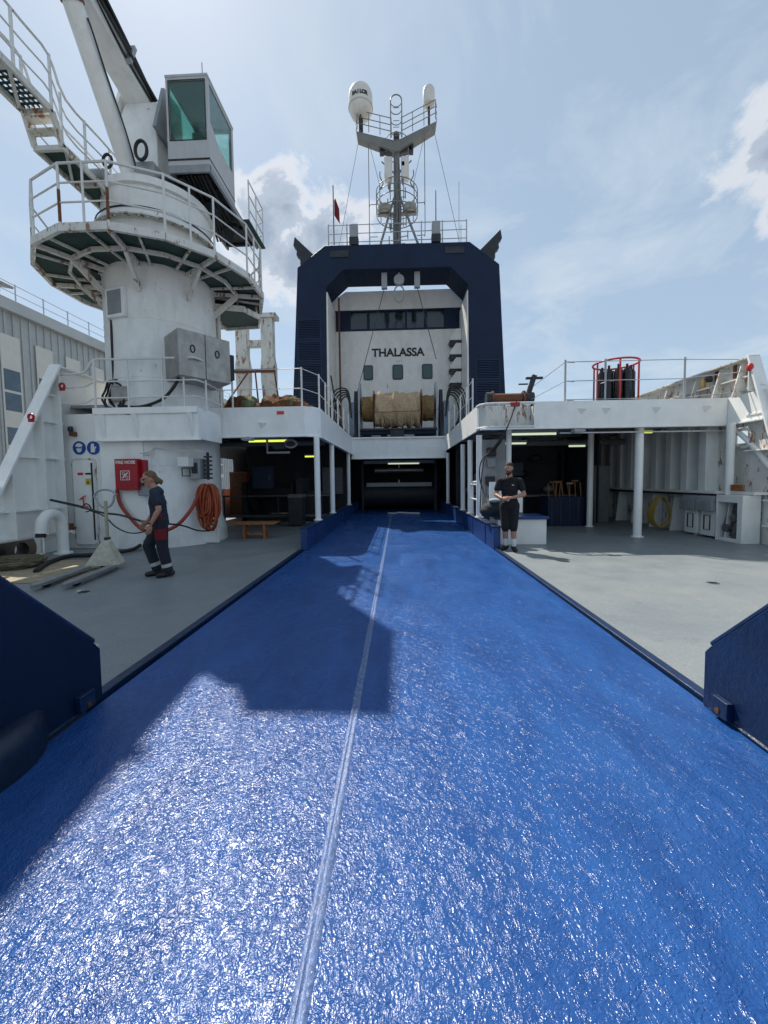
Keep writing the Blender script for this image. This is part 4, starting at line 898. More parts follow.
# folding wooden bench in the left opening
c0 = P(232, 524, y=10.0); c1 = P(279, 524, y=10.0); zt = .40
t = thing('wooden_bench', 'low wooden bench standing in the shade under the left upper deck', 'bench', ((c0.x+c1.x)/2, 10.0, 0))
MB().prism([(c0.x, zt+.02), (c0.x+.1, zt-.02), (c1.x-.1, zt-.02), (c1.x, zt+.03), (c1.x-.02, zt+.05), (c0.x+.02, zt+.05)], 'y', 9.85, 10.15).build('seat', M_wood, t, bevel=.004)
for x in (c0.x+.36, c1.x-.36):
    for y in (9.88, 10.08): MB().box(x-.03, x+.03, y, y+.04, 0, zt-.02).build('leg', M_wood, t)
MB().box(c0.x+.36, c1.x-.36, 9.96, 10.02, .10, .17).build('stretcher', M_wood, t)

# ================================================================== HANGAR INTERIOR
t = thing('hangar_wall', 'dark rear wall of the covered working space', 'wall', (0, 22.2, 0))
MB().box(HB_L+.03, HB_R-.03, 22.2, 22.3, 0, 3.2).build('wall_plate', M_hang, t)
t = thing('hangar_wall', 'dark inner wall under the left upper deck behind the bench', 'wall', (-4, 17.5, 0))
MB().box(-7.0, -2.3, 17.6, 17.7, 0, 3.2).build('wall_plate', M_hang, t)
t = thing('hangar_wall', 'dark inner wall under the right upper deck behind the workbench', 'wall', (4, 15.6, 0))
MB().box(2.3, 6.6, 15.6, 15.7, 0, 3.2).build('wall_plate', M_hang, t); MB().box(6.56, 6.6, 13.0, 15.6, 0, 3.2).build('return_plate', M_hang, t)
rb = thing('locker', 'tall faded red locker standing in front of the left side opening', 'locker', (-7.2, 17.1, 0))
MB().box(-7.55, -6.75, 16.9, 17.4, .02, 1.95).build('body', mat('faded_red', (.30, .08, .05), .6), rb, bevel=.01); MB().box(-7.50, -6.80, 16.885, 16.9, .1, 1.88).build('door', M_rust, rb)
# dark machinery left
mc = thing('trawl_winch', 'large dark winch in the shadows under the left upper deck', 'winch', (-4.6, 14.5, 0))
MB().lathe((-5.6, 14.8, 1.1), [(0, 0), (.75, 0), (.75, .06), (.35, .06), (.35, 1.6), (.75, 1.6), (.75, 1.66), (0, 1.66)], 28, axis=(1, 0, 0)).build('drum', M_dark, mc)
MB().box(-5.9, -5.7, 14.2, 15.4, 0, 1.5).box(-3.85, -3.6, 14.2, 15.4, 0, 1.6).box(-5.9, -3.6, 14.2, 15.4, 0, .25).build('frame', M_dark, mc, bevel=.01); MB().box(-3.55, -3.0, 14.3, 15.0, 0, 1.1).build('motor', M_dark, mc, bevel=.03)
t = thing('tool_cabinet', 'grey tool cabinet in the dark left bay near the ramp posts', 'cabinet', (-3.0, 12.6, 0))
a, b_ = P(288, 498, y=12.6), P(302, 518, y=12.6)
cbn = MB().box(a.x, b_.x, 12.6, 13.1, .03, a.z).build('body', M_dark, t, bevel=.01); MB().box(a.x-.02, b_.x+.02, 12.58, 13.12, a.z, a.z+.12).build('top_box', mat('mid_grey', (.12, .13, .14), .6), t, bevel=.01)
dw = MB()
for k in range(3): dw.box(a.x+.03, b_.x-.03, 12.585, 12.6, .15+.2*k, .32+.2*k)
dw.build('drawer', M_dark, t)
t = thing('pipe_rail', 'long grey pipe rail crossing the dark left bay', 'rail', (-4, 13.2, 0))
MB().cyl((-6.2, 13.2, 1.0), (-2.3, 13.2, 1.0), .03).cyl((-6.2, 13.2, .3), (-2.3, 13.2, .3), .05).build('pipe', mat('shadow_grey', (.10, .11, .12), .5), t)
for x in (-6.1, -4.2, -2.4): MB().cyl((x, 13.2, 0), (x, 13.2, 1.0), .03).build('upright', M_dark, t)
t = thing('ceiling_heater', 'white bracket with round fan under the left upper deck', 'heater', P(285, 452, y=10.2))
c = P(287, 449, y=10.3); MB().tube([(c.x-.5, 10.2, c.z+.25), (c.x-.5, 10.2, c.z-.1), (c.x+.1, 10.2, c.z-.1)], .035, 6).build('bracket', M_grey, t)
MB().tube([Vector((c.x+.1+.16*cos(a_), 10.3, c.z+.14+.1*sin(a_))) for a_ in [2*pi*i/18 for i in range(18)]], .03, 6, closed=True).build('fan_ring', M_grey, t); MB().box(c.x-.35, c.x-.05, 10.2, 10.5, c.z, c.z+.16).build('body', M_dark, t)

# tube lights
def tube_light(px0, px1, py, y, m, lab, zabs=None):
    a, b_ = P(px0, py, y=y), P(px1, py, y=y); z_ = (a.z+b_.z)/2
    t = thing('tube_light', lab, 'ceiling light', ((a.x+b_.x)/2, y, z_), 'fluorescent lights under the upper deck')
    MB().box(a.x-.03, b_.x+.03, y-.03, y+.07, z_+.03, z_+.10).build('housing', M_grey, t, bevel=.004)
    MB().cyl((a.x, y, z_), (b_.x, y, z_), .03, n=12).build('tube', m, t)
tube_light(249, 287, 441, 10.9, M_lampy, 'bright yellow-green tube light under the left upper deck above the bench')
tube_light(305, 314, 456.5, 15.2, M_lampy, 'small far yellow tube light deep under the left upper deck')
tube_light(388, 419, 463.5, 17.4, M_lampw, 'pale tube light in the middle behind the white cross beam')
tube_light(512, 556, 434, 10.5, M_lampw, 'long pale tube light above the man under the right upper deck')
tube_light(499, 526, 443.5, 12.4, M_lampw, 'shorter pale tube light behind the man under the right upper deck')
tube_light(569, 585, 446, 13.0, M_lampw, 'pale tube light above the blue bin of poles')
tube_light(644, 652, 432, 10.4, M_lampy, 'short yellow tube light right of the thick white post')
for (px, py, lab) in ((375-142, 0, ''),): pass
def down_light(px, py, y, lab):
    c = P(px, py, y=y); t = thing('floodlight', lab, 'floodlight', c, 'small floodlights under the fascia')
    MB().box(c.x-.13, c.x+.13, y-.12, y+.1, c.z-.035, c.z+.035).build('housing', M_grey, t, bevel=.01); MB().box(c.x-.10, c.x+.10, y-.10, y+.06, c.z-.042, c.z-.036).build('lens', M_signw, t)
    MB().box(c.x-.02, c.x+.02, y-.02, y+.02, c.z+.035, 2.62).build('stem', M_grey, t)
down_light(578, 431, 9.50, 'small flat floodlight under the right fascia above the poles'); down_light(248, 439, 9.50, 'small flat floodlight under the left fascia'); 

# clutter under the decks
def duct(pts, r_, m, lab, cat='pipe'):
    tag(MB().tube(pts, r_, 10).build('ceiling_pipe', m, origin=pts[0]), lab, cat, 'pipes under the upper decks')
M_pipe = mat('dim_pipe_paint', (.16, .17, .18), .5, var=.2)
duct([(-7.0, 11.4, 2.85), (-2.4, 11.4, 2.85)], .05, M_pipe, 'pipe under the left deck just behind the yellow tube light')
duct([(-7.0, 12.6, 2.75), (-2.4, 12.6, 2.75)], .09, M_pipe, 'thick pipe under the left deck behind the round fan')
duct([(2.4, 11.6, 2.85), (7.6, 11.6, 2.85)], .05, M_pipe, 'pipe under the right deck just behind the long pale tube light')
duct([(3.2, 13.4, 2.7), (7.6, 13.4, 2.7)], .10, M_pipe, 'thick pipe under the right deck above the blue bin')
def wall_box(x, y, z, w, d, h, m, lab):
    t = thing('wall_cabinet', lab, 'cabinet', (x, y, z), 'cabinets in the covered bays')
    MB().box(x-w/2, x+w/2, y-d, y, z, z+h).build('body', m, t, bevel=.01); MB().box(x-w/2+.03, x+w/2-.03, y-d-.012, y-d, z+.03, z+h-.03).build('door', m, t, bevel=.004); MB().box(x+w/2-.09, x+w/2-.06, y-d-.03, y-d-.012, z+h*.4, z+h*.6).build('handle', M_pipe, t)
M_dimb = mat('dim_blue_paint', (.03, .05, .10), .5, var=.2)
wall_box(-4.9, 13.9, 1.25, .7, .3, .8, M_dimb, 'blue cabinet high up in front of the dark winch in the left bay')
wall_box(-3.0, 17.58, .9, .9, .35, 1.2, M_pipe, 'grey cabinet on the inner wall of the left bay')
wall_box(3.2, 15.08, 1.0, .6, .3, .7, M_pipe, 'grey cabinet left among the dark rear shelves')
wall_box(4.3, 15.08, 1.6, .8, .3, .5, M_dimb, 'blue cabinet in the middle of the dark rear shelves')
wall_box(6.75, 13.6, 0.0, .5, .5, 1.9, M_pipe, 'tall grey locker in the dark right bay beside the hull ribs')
wb_ = thing('workbench', 'long dark workbench in front of the rear shelves in the right bay', 'workbench', (4.0, 14.0, 0))
MB().box(2.6, 6.2, 13.7, 14.4, .85, .92).build('top', M_pipe, wb_, bevel=.01)
for x in (2.65, 4.35, 6.07):
    for y in (13.75, 14.28): MB().box(x, x+.08, y, y+.08, 0, .85).build('leg', M_dark, wb_)
# net winch under the cross beam
nw = thing('net_winch', 'dark frame with a roller standing at the inner end of the ramp', 'winch', (0, 19, 0))
MB().box(-1.72, 1.72, 18.9, 19.0, 2.30, 2.46).box(-1.6, 1.6, 18.9, 19.0, 1.18, 1.38).build('crossbar', mat('dull_grey', (.42, .44, .46), .5), nw, bevel=.01)
MB().box(-1.84, -1.72, 18.85, 19.05, 0, 2.5).box(1.72, 1.84, 18.85, 19.05, 0, 2.5).build('upright', M_dark, nw); MB().cyl((-1.2, 19.1, 1.98), (1.2, 19.1, 1.98), .11, n=20).build('roller', M_stain, nw)
MB().cyl((0, 18.95, 1.38), (0, 18.95, 1.52), .04).cyl((0, 18.95, 2.1), (0, 18.95, 2.3), .04).build('pin', M_signw, nw)
rg = MB().cyl((-1.72, 19.5, .8), (1.72, 19.5, .8), .6, n=28); rg.build('drum', M_dark, nw)
rp2 = MB().tube(spline([(-.5, 17.2, .03), (-.2, 17.0, .03), (0, 17.3, .04), (.4, 17.1, .03), (.9, 16.95, .03)], 5), .03); tag(rp2.build('loose_rope', M_signw, origin=(0, 17.1, 0)), 'short pale rope lying at the inner end of the ramp', 'rope')

# ================================================================== MAN'S CORNER (right)
t = thing('deck_chest', 'white deck chest with a blue lid behind the man', 'chest', (2.75, 9.3, 0))
MB().box(2.22, 3.32, 8.78, 9.5, 0.0, .58).build('body', M_white, t, bevel=.012); MB().box(2.16, 3.36, 8.72, 9.56, .58, .645).build('lid', M_blue, t, bevel=.012)
t = thing('equipment_wall', 'white partition with round gauges and boxes left of the man', 'partition', (2.7, 10.8, 0))
MB().box(2.2, 3.0, 11.0, 11.05, 0.5, 2.6).build('panel', M_grey, t); MB().box(2.35, 3.2, 10.1, 10.14, .62, 1.42).build('low_panel', M_white, t)
for k, (dx, z_) in enumerate(((.05, 2.25), (.05, 1.95), (.02, 1.45), (.05, 1.15))): MB().box(2.42+dx, 2.66+dx, 10.88, 11.0, z_-.12, z_+.12).build('switch_box', M_grey if k % 2 else M_dark, t, bevel=.01)
ht = MB(); 
for k in range(8):
    ht.tube(spline([P(516, 402, y=9.55)+Vector((0, -.03, 0)), P(511, 418, y=9.5), P(505, 432, y=9.5), P(498+random.uniform(-2, 2), 444, y=9.55), P(492+random.uniform(-4, 4), 452, y=9.6)], 3), .010+.006*random.random(), 6)
ht.tube(spline([P(500, 440, y=9.5), P(490, 452, y=9.5), P(481, 462, y=9.4), P(480, 480, y=9.3), P(486, 497, y=9.0), P(490, 506, y=8.7)], 5), .016, 6)
ht.tube(spline([P(492, 448, y=9.5), P(485, 458, y=9.5), P(482, 472, y=9.4), P(481, 490, y=9.3), P(480, 512, y=9.3)], 5), .013, 6)
tag(ht.build('hanging_cable', M_black, origin=P(505, 432, y=9.5)), 'black cables hanging from the upper deck corner towards the bag', 'cable')
tag(MB().box(P(511, 402, y=9.5).x, P(520, 402, y=9.5).x, 9.50, 9.56, 3.24, 3.34).build('cable_clamp', M_red, origin=P(515, 402, y=9.5)), 'small dark red clamp holding the hanging cables', 'clamp')
gt = thing('side_gate', 'small white pipe gate between the posts on the right ramp wall', 'gate', (2.07, 10.7, .5))
g = MB()
for z_ in (.95, 1.35): g.cyl((2.07, 10.1, z_), (2.07, 11.2, z_), .025)
g.tube(spline([(2.07, 10.95, .5), (2.07, 10.95, 1.2), (2.07, 10.9, 1.38), (2.07, 10.7, 1.42), (2.07, 10.3, 1.42)], 4), .03); g.build('pipe_frame', M_railw, gt)
# dark bag
c = P(496, 507, y=8.55)
bag = MB().ell((c.x+.02, 8.74, .645+.17), .31, .22, .18, n=24, m=14); bag.ell((c.x-.14, 8.74, .78), .18, .2, .13); bag.ell((c.x+.16, 8.76, .88), .2, .2, .21); bag.ell((c.x+.02, 8.70, .93), .16, .14, .12); bag.ell((c.x+.26, 8.74, 1.0), .10, .12, .12)
t = thing('duffel_bag', 'bulging dark bag with a pale cloth resting on the chest beside the man', 'bag', (c.x, 8.75, .645))
o = bag.build('bag_body', mat('dark_bag_cloth', (.02, .027, .032), .8, var=.4, vscale=10, bump=.8, bscale=12), t); rmz = o.modifiers.new('r', 'REMESH'); rmz.mode = 'VOXEL'; rmz.voxel_size = .02
MB().ell((c.x-.02, 8.62, 1.02), .13, .10, .05, n=16).build('folded_cloth', mat('pale_cloth', (.40, .42, .40), .9, bump=.6), t)

# bin with poles
a, b_ = P(548, 500, y=12.2), P(589, 500, y=12.2)
t = thing('blue_bin', 'dark blue bin under the right upper deck beside the white post', 'bin', ((a.x+b_.x)/2, 12.5, 0))
MB().panel('y', 12.2, 12.24, a.x, b_.x, 0, .92, []).box(a.x, b_.x, 12.9, 12.94, 0, .92).box(a.x, a.x+.04, 12.24, 12.9, 0, .92).box(b_.x-.04, b_.x, 12.24, 12.9, 0, .92).box(a.x+.04, b_.x-.04, 12.24, 12.9, 0, .05).build('body', M_navy, t, bevel=.01)
w = MB()
for k in range(5): w.box(a.x+.1+.27*k, a.x+.13+.27*k, 12.185, 12.2, .02, .9)
w.build('rib', M_navy2, t)
for k in range(9):
    x = a.x+.12+.13*k; y = 12.35+.05*(k % 4); dx = random.uniform(-.22, .22); h_ = 1.30+.14*random.random()
    p = thing('wooden_pole', ['short wooden pole leaning in the blue bin'][0] if k else 'leftmost short wooden pole leaning in the blue bin', 'pole', (x, y, .07), 'wooden poles standing in the blue bin')
    p['label'] = 'one of the wooden poles leaning in the blue bin' 
    MB().cyl((x, y, .07), (x+dx, y+.15, h_), .018).build('shaft', M_wood, p)
    if k % 2: MB().cyl((x+dx-.10, y+.15, h_+.02), (x+dx+.10, y+.15, h_+.02), .035).build('head', M_grey if k == 5 else M_wood, p)
t = thing('storage_rack', 'dark shelves of bundled gear at the back of the right bay', 'rack', (4, 15.2, 0))
for z_ in (.9, 1.5, 2.1): MB().box(2.5, 6.3, 15.1, 15.55, z_, z_+.04).build('shelf', M_dark, t)
for x in (2.5, 4.4, 6.28): MB().box(x, x+.04, 15.1, 15.55, 0, 2.5).build('upright', M_dark, t)
for k in range(7):
    x = 2.85+.5*k; z_ = (.94, 1.54, 2.14)[k % 3]
    g = MB().ell((x, 15.3, z_+.14), .22, .16, .14)
    tag(g.build('gear_bundle', [M_grey, M_dark, M_hang][k % 3], origin=(x, 15.3, z_)), 'one of the rolled gear bundles on the dark rear shelves', 'bundle', 'gear bundles on the rear shelves')

# hull ribs in the right bay (under the upper deck)
for k in range(11):
    y = 9.95+.62*k
    MB().box(HB_R-.30, HB_R, y, y+.22, 1.14, 3.2).build('rib', M_white, br)
MB().box(HB_R-.42, HB_R-.30, 9.45, 16.8, 1.08, 1.14).box(HB_R-.30, HB_R, 8.6, 16.8, 1.08, 1.139).build('shelf_rail', M_white, br)
MB().box(HB_R-.43, HB_R-.40, 9.2, 14, 1.02, 1.08).build('cable_run', M_black, br)
for k in range(9):
    y = 9.2+.9*k; MB().prism([(HB_R-.40, 0), (HB_R-.02, 0), (HB_R-.02, 1.08), (HB_R-.28, 1.08)], 'y', y, y+.02).build('lower_bracket', M_white, br)
tag(MB().tube(spline([P(735, 429, y=9.45), P(752, 445, y=9.0), P(770, 468, y=8.6)], 3), .055, 12).build('brace_pipe', M_white, origin=P(735, 429, y=9.5)), 'diagonal white pipe brace under the right end of the fascia', 'pipe')
tag(MB().cyl((7.68, 9.28, 1.07), (7.68, 9.28, 2.72), .085, n=16).build('vertical_pipe', M_white, origin=(7.68, 9.28, 1.07)), 'thick white vertical pipe standing on the white locker under the right fascia', 'pipe')
tag(MB().tube([Vector((HB_R-.05, 9.2+.22*cos(a_), 2.36+.22*sin(a_))) for a_ in [2*pi*i/20 for i in range(20)]], .03, 8, closed=True).build('porthole_ring', M_whiteR, origin=(HB_R, 9.2, 2.36)), 'pale ring round the opening in the right hull side', 'porthole ring')
# hopper cabinets
def hopper(y, lab):
    x1 = HB_R-.02; t = thing('hopper_cabinet', lab, 'cabinet', (x1-.2, y, 0), 'grey cabinets with domed lids')
    m = M_grey
    MB().box(x1-.40, x1, y+.02, y+.46, .05, .66).build('body', M_white, t, bevel=.01)
    prof = [(x1-.52, .66), (x1-.52, .85)]+[(x1-.52+.16*(1-cos(a_)), .85+.19*sin(a_)) for a_ in [pi/2*k/5 for k in range(1, 6)]]+[(x1, 1.04), (x1, .66)]
    MB().prism(prof, 'y', y-.01, y+.49).build('hood', M_grey, t, bevel=.008)
    MB().tube([Vector((x1-.41, y+.24+a_, z_)) for a_, z_ in ((-.09, .2), (.09, .2), (.09, .55), (-.09, .55))], .014, 6, closed=True).build('handle', M_black, t)
hopper(9.98, 'white cabinet with domed hood nearer the yellow hose'); hopper(9.44, 'white cabinet with domed hood next to the open locker')
# open locker with valves
t = thing('valve_locker', 'open white locker full of pipes and valves beside the hooded cabinets', 'locker', (7.3, 9.4, 0))
lx = 7.50; MB().box(lx, HB_R-.05, 8.70, 8.74, 0, 1.03).box(lx, HB_R-.05, 9.36, 9.40, 0, 1.03).box(lx, HB_R-.05, 8.70, 9.40, 1.03, 1.07).box(7.85, 7.89, 8.74, 9.36, 0, 1.03).box(lx, lx+.04, 8.74, 8.82, 0, 1.03).box(lx, lx+.04, 8.82, 9.36, .0, .08).box(lx, lx+.04, 8.82, 9.36, .90, 1.03).build('casing', M_white, t, bevel=.006)
v_ = MB()
for k in range(9): v_.tube(spline([(7.66+random.uniform(-.06, .06), 8.85+.055*k, .1), (7.64+random.uniform(-.05, .08), 8.85+.055*k, .4), (7.7, 8.87+.05*k, .6+random.uniform(-.1, .1)), (7.74, 8.87+.05*k, .85)], 4), .022, 6)
v_.cyl((7.56, 9.0, .55), (7.8, 9.0, .55), .09).cyl((7.56, 9.2, .3), (7.8, 9.2, .3), .09); v_.build('valves', mat('valve_grey', (.14, .14, .14), .5, var=.5, vscale=12), t)
tag(MB().box(HB_R-.34, HB_R-.28, 8.85, 9.15, 1.16, 1.30).build('wooden_block', M_wood, origin=(HB_R-.3, 9, 1.16)), 'small brown wooden block on the shelf of the right bulwark', 'block')
yh = MB()
for k in range(7): yh.tube([Vector((7.32+(.22+.012*k)*cos(a_)+random.uniform(-.01, .01), 11.0+.06*sin(a_*2)+.02*k, .52+(.40+.03*random.random())*sin(a_))) for a_ in [2*pi*i/22 for i in range(22)]], .022, 7, closed=True)
tag(yh.build('hose_coil', M_yelh, origin=(7.42, 11.05, .06)), 'coil of ochre hose hanging by the hull ribs', 'hose')

# ================================================================== UPPER DECK RAILS
def rail_run(name, lab, posts, zbase, h=1.05, rows=(1.0, .52), mm=M_rail, wire=.010, grp=None, pr=.024, cat='railing'):
    t = thing(name, lab, cat, (*posts[0], zbase), grp)
    for (x, y) in posts: MB().cyl((x, y, zbase), (x, y, zbase+h), pr, n=10).build('stanchion', mm, t)
    w = MB()
    for q in rows: w.tube([(x, y, zbase+q) for x, y in posts], wire, 6)
    w.build('wires', mm, t); return t
rail_run('deck_railing', 'wire railing along the inner edge of the left upper deck', [(-6.4, 9.75), (-4.2, 9.75), (-2.42, 9.72), (-2.12, 10.4), (-2.12, 11.3), (-2.12, 12.4), (-2.12, 13.6), (-2.12, 15.0), (-2.12, 16.5)], 3.35, 1.0, (.97, .48), M_railw)
rail_run('deck_railing', 'wire railing along the inner edge of the right upper deck beside the net drum', [(2.12, 11.2), (2.12, 12.2), (2.12, 13.4), (2.12, 14.8), (2.12, 16.4)], 3.35, 1.0, (.95, .5), M_railw)
a = P(565, 398, y=9.75); b_ = P(605, 398, y=9.75); c = P(684, 398, y=9.75)
rail_run('deck_railing', 'wire railing in front of the red sampler on the right upper deck', [(a.x, 9.75), (b_.x, 9.75), (c.x, 9.75)], 3.35, 1.03, (.98, .52, .07), M_rail)
tw = MB().cyl((a.x, 9.75, 4.33), P(531, 388, y=11.0), .008, n=6).cyl((a.x, 9.75, 3.87), P(528, 401, y=11.0), .008, n=6)
for z_ in (4.33, 3.87, 3.40): tw.cyl((a.x+.05, 9.75, z_), (a.x+.22, 9.75, z_-.015), .016, n=6)
tw2 = MB()
for z_ in (4.33, 3.87, 3.42): tw2.cyl((6.89, 9.75, z_), (HB_R-.03, 9.2, min(z_, 4.13)), .009, n=6)
tag(tw2.build('stay_wires', M_rail, origin=(6.89, 9.75, 4.33)), 'three thin wires from the right railing to the rusty bulwark', 'wire')
tag(tw.build('stay_wires', M_rail, origin=(a.x, 9.75, 4.33)), 'two stay wires running from the rusty winch to the right railing', 'wire')

# rusty winch right
wz = 3.30
t = thing('small_winch', 'rusty brown winch with lever at the corner of the right upper deck', 'winch', (3.1, 11.0, 3.35))
MB().lathe((2.6, 11.0, 3.74), [(0, 0), (.20, 0), (.20, .04), (.13, .05), (.13, .85), (.20, .86), (.20, .9), (0, .9)], 20, axis=(1, 0, 0)).build('drum', M_rust, t)
MB().cyl((2.45, 11, 3.74), (2.62, 11, 3.74), .17).build('gearbox', M_dark, t); MB().cyl((3.42, 11, 3.74), (3.75, 11, 3.74), .15).build('gearbox', M_dark, t); MB().box(2.5, 3.7, 10.85, 11.2, 3.35, 3.5).build('base', M_grey, t, bevel=.01)
MB().beam((3.6, 11, 3.8), (3.78, 11, 4.35), .12, .12).box(3.55, 4.0, 10.95, 11.05, 4.25, 4.30).box(3.35, 3.6, 10.97, 11.03, 4.1, 4.13).build('lever', M_dark, t)

# red water sampler cage
c = Vector((5.98, 11.0, 3.35))
t = thing('water_sampler', 'round red cage holding a ring of black sampling bottles', 'water sampler', c)
fr = MB()
for z_ in (.04, 1.26): fr.tube([c+Vector((.56*cos(a_), .56*sin(a_), z_)) for a_ in [2*pi*i/32 for i in range(32)]], .026, 8, closed=True)
for k in range(6): a_ = 2*pi*(k+.2)/6; fr.cyl(c+Vector((.56*cos(a_), .56*sin(a_), 0)), c+Vector((.56*cos(a_), .56*sin(a_), 1.26)), .024, n=8)
fr.build('cage', M_redb, t)
for k in range(10):
    a_ = 2*pi*k/10; p = c+Vector((.36*cos(a_), .36*sin(a_), .16))
    MB().lathe(p, [(0, 0), (.10, .0), (.105, .05), (.105, .80), (.07, .88), (.03, .90), (.03, 1.0), (0, 1.0)], 14).build('bottle', M_blackg, t)
MB().tube([c+Vector((.44*cos(a_), .44*sin(a_), .72)) for a_ in [2*pi*i/24 for i in range(24)]], .012, 6, closed=True).build('hoop', M_stain, t)
MB().cyl(c+Vector((0, 0, .02)), c+Vector((0, 0, 1.0)), .1).box(c.x-.25, c.x+.25, c.y-.25, c.y+.25, c.z+.01, c.z+.12).build('core', M_signw, t)

# net heap left
hp = thing('net_heap', 'crumpled heap of brown and green nets on the left upper deck', 'net', (-3.6, 10.9, 3.35))
def blob(mb, c, rx, ry, rz, seed):
    random.seed(seed); v0 = len(mb.v); mb.ell(c, rx, ry, rz, n=36, m=20)
    from mathutils import noise as nz
    for i in range(v0, len(mb.v)):
        p = mb.v[i]; d = (p-Vector(c)); k_ = 1+.30*nz.noise(p*3.1+Vector((seed, 0, 0)))+.22*nz.noise(p*8.0)+.10*nz.noise(p*19.0); q = Vector(c)+d*k_; q.z = max(q.z, 3.355); mb.v[i] = q
    return mb
m1 = MB(); blob(m1, (-3.4, 10.8, 3.36), .85, .5, .50, 3); blob(m1, (-4.40, 10.8, 3.36), .50, .45, .46, 8); blob(m1, (-2.75, 10.8, 3.36), .40, .4, .42, 5); m1.build('brown_net', M_tarp, hp)
m2 = MB(); blob(m2, (-4.15, 10.75, 3.60), .26, .3, .26, 12); blob(m2, (-2.85, 10.75, 3.56), .2, .25, .26, 13); m2.build('green_net', M_tarpg, hp)

# gallows
gx = thing('gallows_frame', 'white H-shaped steel gallows behind the net heap', 'gallows', (-5.5, 15, 3.35))
lg = lambda x0, x1: [(x0+.12, 3.35), (x1-.08, 3.35), (x1+.03, 5.5), (x1+.03, 6.0), (x1-.03, 6.4), (x1-.03, 7.8), (x0, 7.8), (x0, 6.3), (x0-.04, 6.0), (x0-.04, 5.5)]
MB().prism(lg(-6.28, -5.82), 'y', 15.0, 15.35).build('leg', M_whiteR, gx, bevel=.01); MB().prism(lg(-5.28, -4.80), 'y', 15.0, 15.35).build('leg', M_whiteR, gx, bevel=.01)
MB().box(-5.85, -5.28, 15.05, 15.3, 6.75, 7.0).build('crossbar', M_whiteR, gx, bevel=.01); MB().box(-6.34, -4.74, 14.95, 15.0, 5.72, 5.86).build('band', M_rust, gx); MB().box(-5.36, -4.66, 14.9, 15.4, 7.8, 7.95).build('cap', M_whiteR, gx)
bs = MB().cyl((-5.75, 14.9, 5.75), (-6.6, 13.2, 3.3), .03).cyl((-5.5, 14.9, 5.75), (-5.0, 14.0, 3.3), .03).cyl((-4.75, 14.9, 5.75), (-4.2, 14.0, 3.3), .03); bs.build('brace', M_rust, gx)

# ================================================================== NET DRUM
nd = thing('net_drum', 'big net drum wound with brown trawl net above the ramp', 'net drum', (0, 18, 3.3))
ncx, ncz = 0.0, 4.78
from mathutils import noise as nz
def wound(x0, x1, r, n=40, m=26, amp=.08, fr=3.0, seed=0, droop=0):
    mb = MB(); vs_ = []
    for j in range(m+1):
        x = x0+(x1-x0)*j/m
        for i in range(n):
            a_ = 2*pi*i/n; rr = r*(1+amp*nz.noise(Vector((x*fr*2.2, cos(a_)*1.2+seed, sin(a_)*1.2)))+amp*.6*nz.noise(Vector((x*14, cos(a_)*2+seed, sin(a_)*2))))
            rr *= 1+(droop if sin(a_) < -.2 else 0)*(-sin(a_))
            vs_.append((x, 18+rr*cos(a_), ncz+rr*sin(a_)))
    mb.add(vs_, [(j*n+i, j*n+(i+1) % n, (j+1)*n+(i+1) % n, (j+1)*n+i) for j in range(m) for i in range(n)]+[tuple(range(n)), tuple(range(m*n, m*n+n))]); return mb
wound(-1.06, 0.98, .73, amp=.20, fr=2.2, droop=.16).build('trawl_net', M_net, nd, smooth=80)
wound(-1.64, -1.14, .57, amp=.06).build('rope_winding', M_nety, nd, smooth=80); wound(1.10, 1.60, .57, amp=.06, seed=4).build('rope_winding', M_nety, nd, smooth=80)
for x in (-1.14, 1.04): MB().lathe((x, 18, ncz), [(0, 0), (.86, 0), (.86, .04), (0, .04)], 36, axis=(1, 0, 0)).build('divider', M_rust, nd)
for x in (-1.80, 1.68):
    MB().prism([(17.3, 3.3), (18.7, 3.3), (18.6, 5.4), (18.2, 5.95), (17.8, 5.95), (17.4, 5.4)], 'x', x, x+.08).build('side_plate', M_grey, nd)
    MB().cyl((x-.05, 18, ncz), (x+.13, 18, ncz), .22).build('bearing', M_dark, nd)
for x in (-2.22, 2.02): MB().box(x, x+.24, 17.4, 17.7, 3.3, 5.0).build('hydraulic_ram', mat('blue_grey_paint', (.14, .19, .25), .5), nd, bevel=.01)
MB().box(-2.1, 2.05, 17.3, 18.7, 3.3, 3.42).box(-1.9, 1.9, 17.4, 17.6, 3.55, 3.8).build('base_frame', M_navy, nd, bevel=.01); MB().box(-.5, .7, 17.30, 17.34, 3.44, 3.52).box(-1.2, -.8, 17.30, 17.34, 3.44, 3.5).build('name_plate', M_grey, nd)
hs_ = MB()
for (x, s_) in ((-2.35, -1), (2.35, 1)):
    for k in range(5): hs_.tube(spline([(x-s_*.2, 17.3, 3.4), (x+s_*(.3+.08*k), 17.2, 4.2), (x+s_*(.2+.08*k), 17.25, 5.0+.1*k), (x-s_*(.1), 17.35, 5.2+.08*k), (x-s_*.25, 17.4, 4.3)], 5), .035, 6)
hs_.tube(spline([(-2.75, 17.4, 4.2), (-2.85, 17.4, 5.2), (-3.0, 17.4, 6.2)], 3), .035, 6)
hs_.build('hydraulic_hoses', M_black, nd)
for (x, s_) in ((-1.95, -1), (1.95, 1)):
    MB().beam((x, 18.6, 3.35), (x, 18.0, 5.6), .12, .16, (1, 0, 0)).beam((x, 17.4, 3.35), (x, 18.0, 5.6), .12, .16, (1, 0, 0)).build('strut', M_dark, nd, bevel=.008)
MB().box(-1.9, 1.8, 18.8, 18.95, 3.35, 3.75).cyl((-1.7, 17.25, 3.75), (1.7, 17.25, 3.75), .06).box(-.35, .25, 17.2, 17.45, 3.42, 3.7).build('crossbeam', M_dark, nd)
st_ = MB()
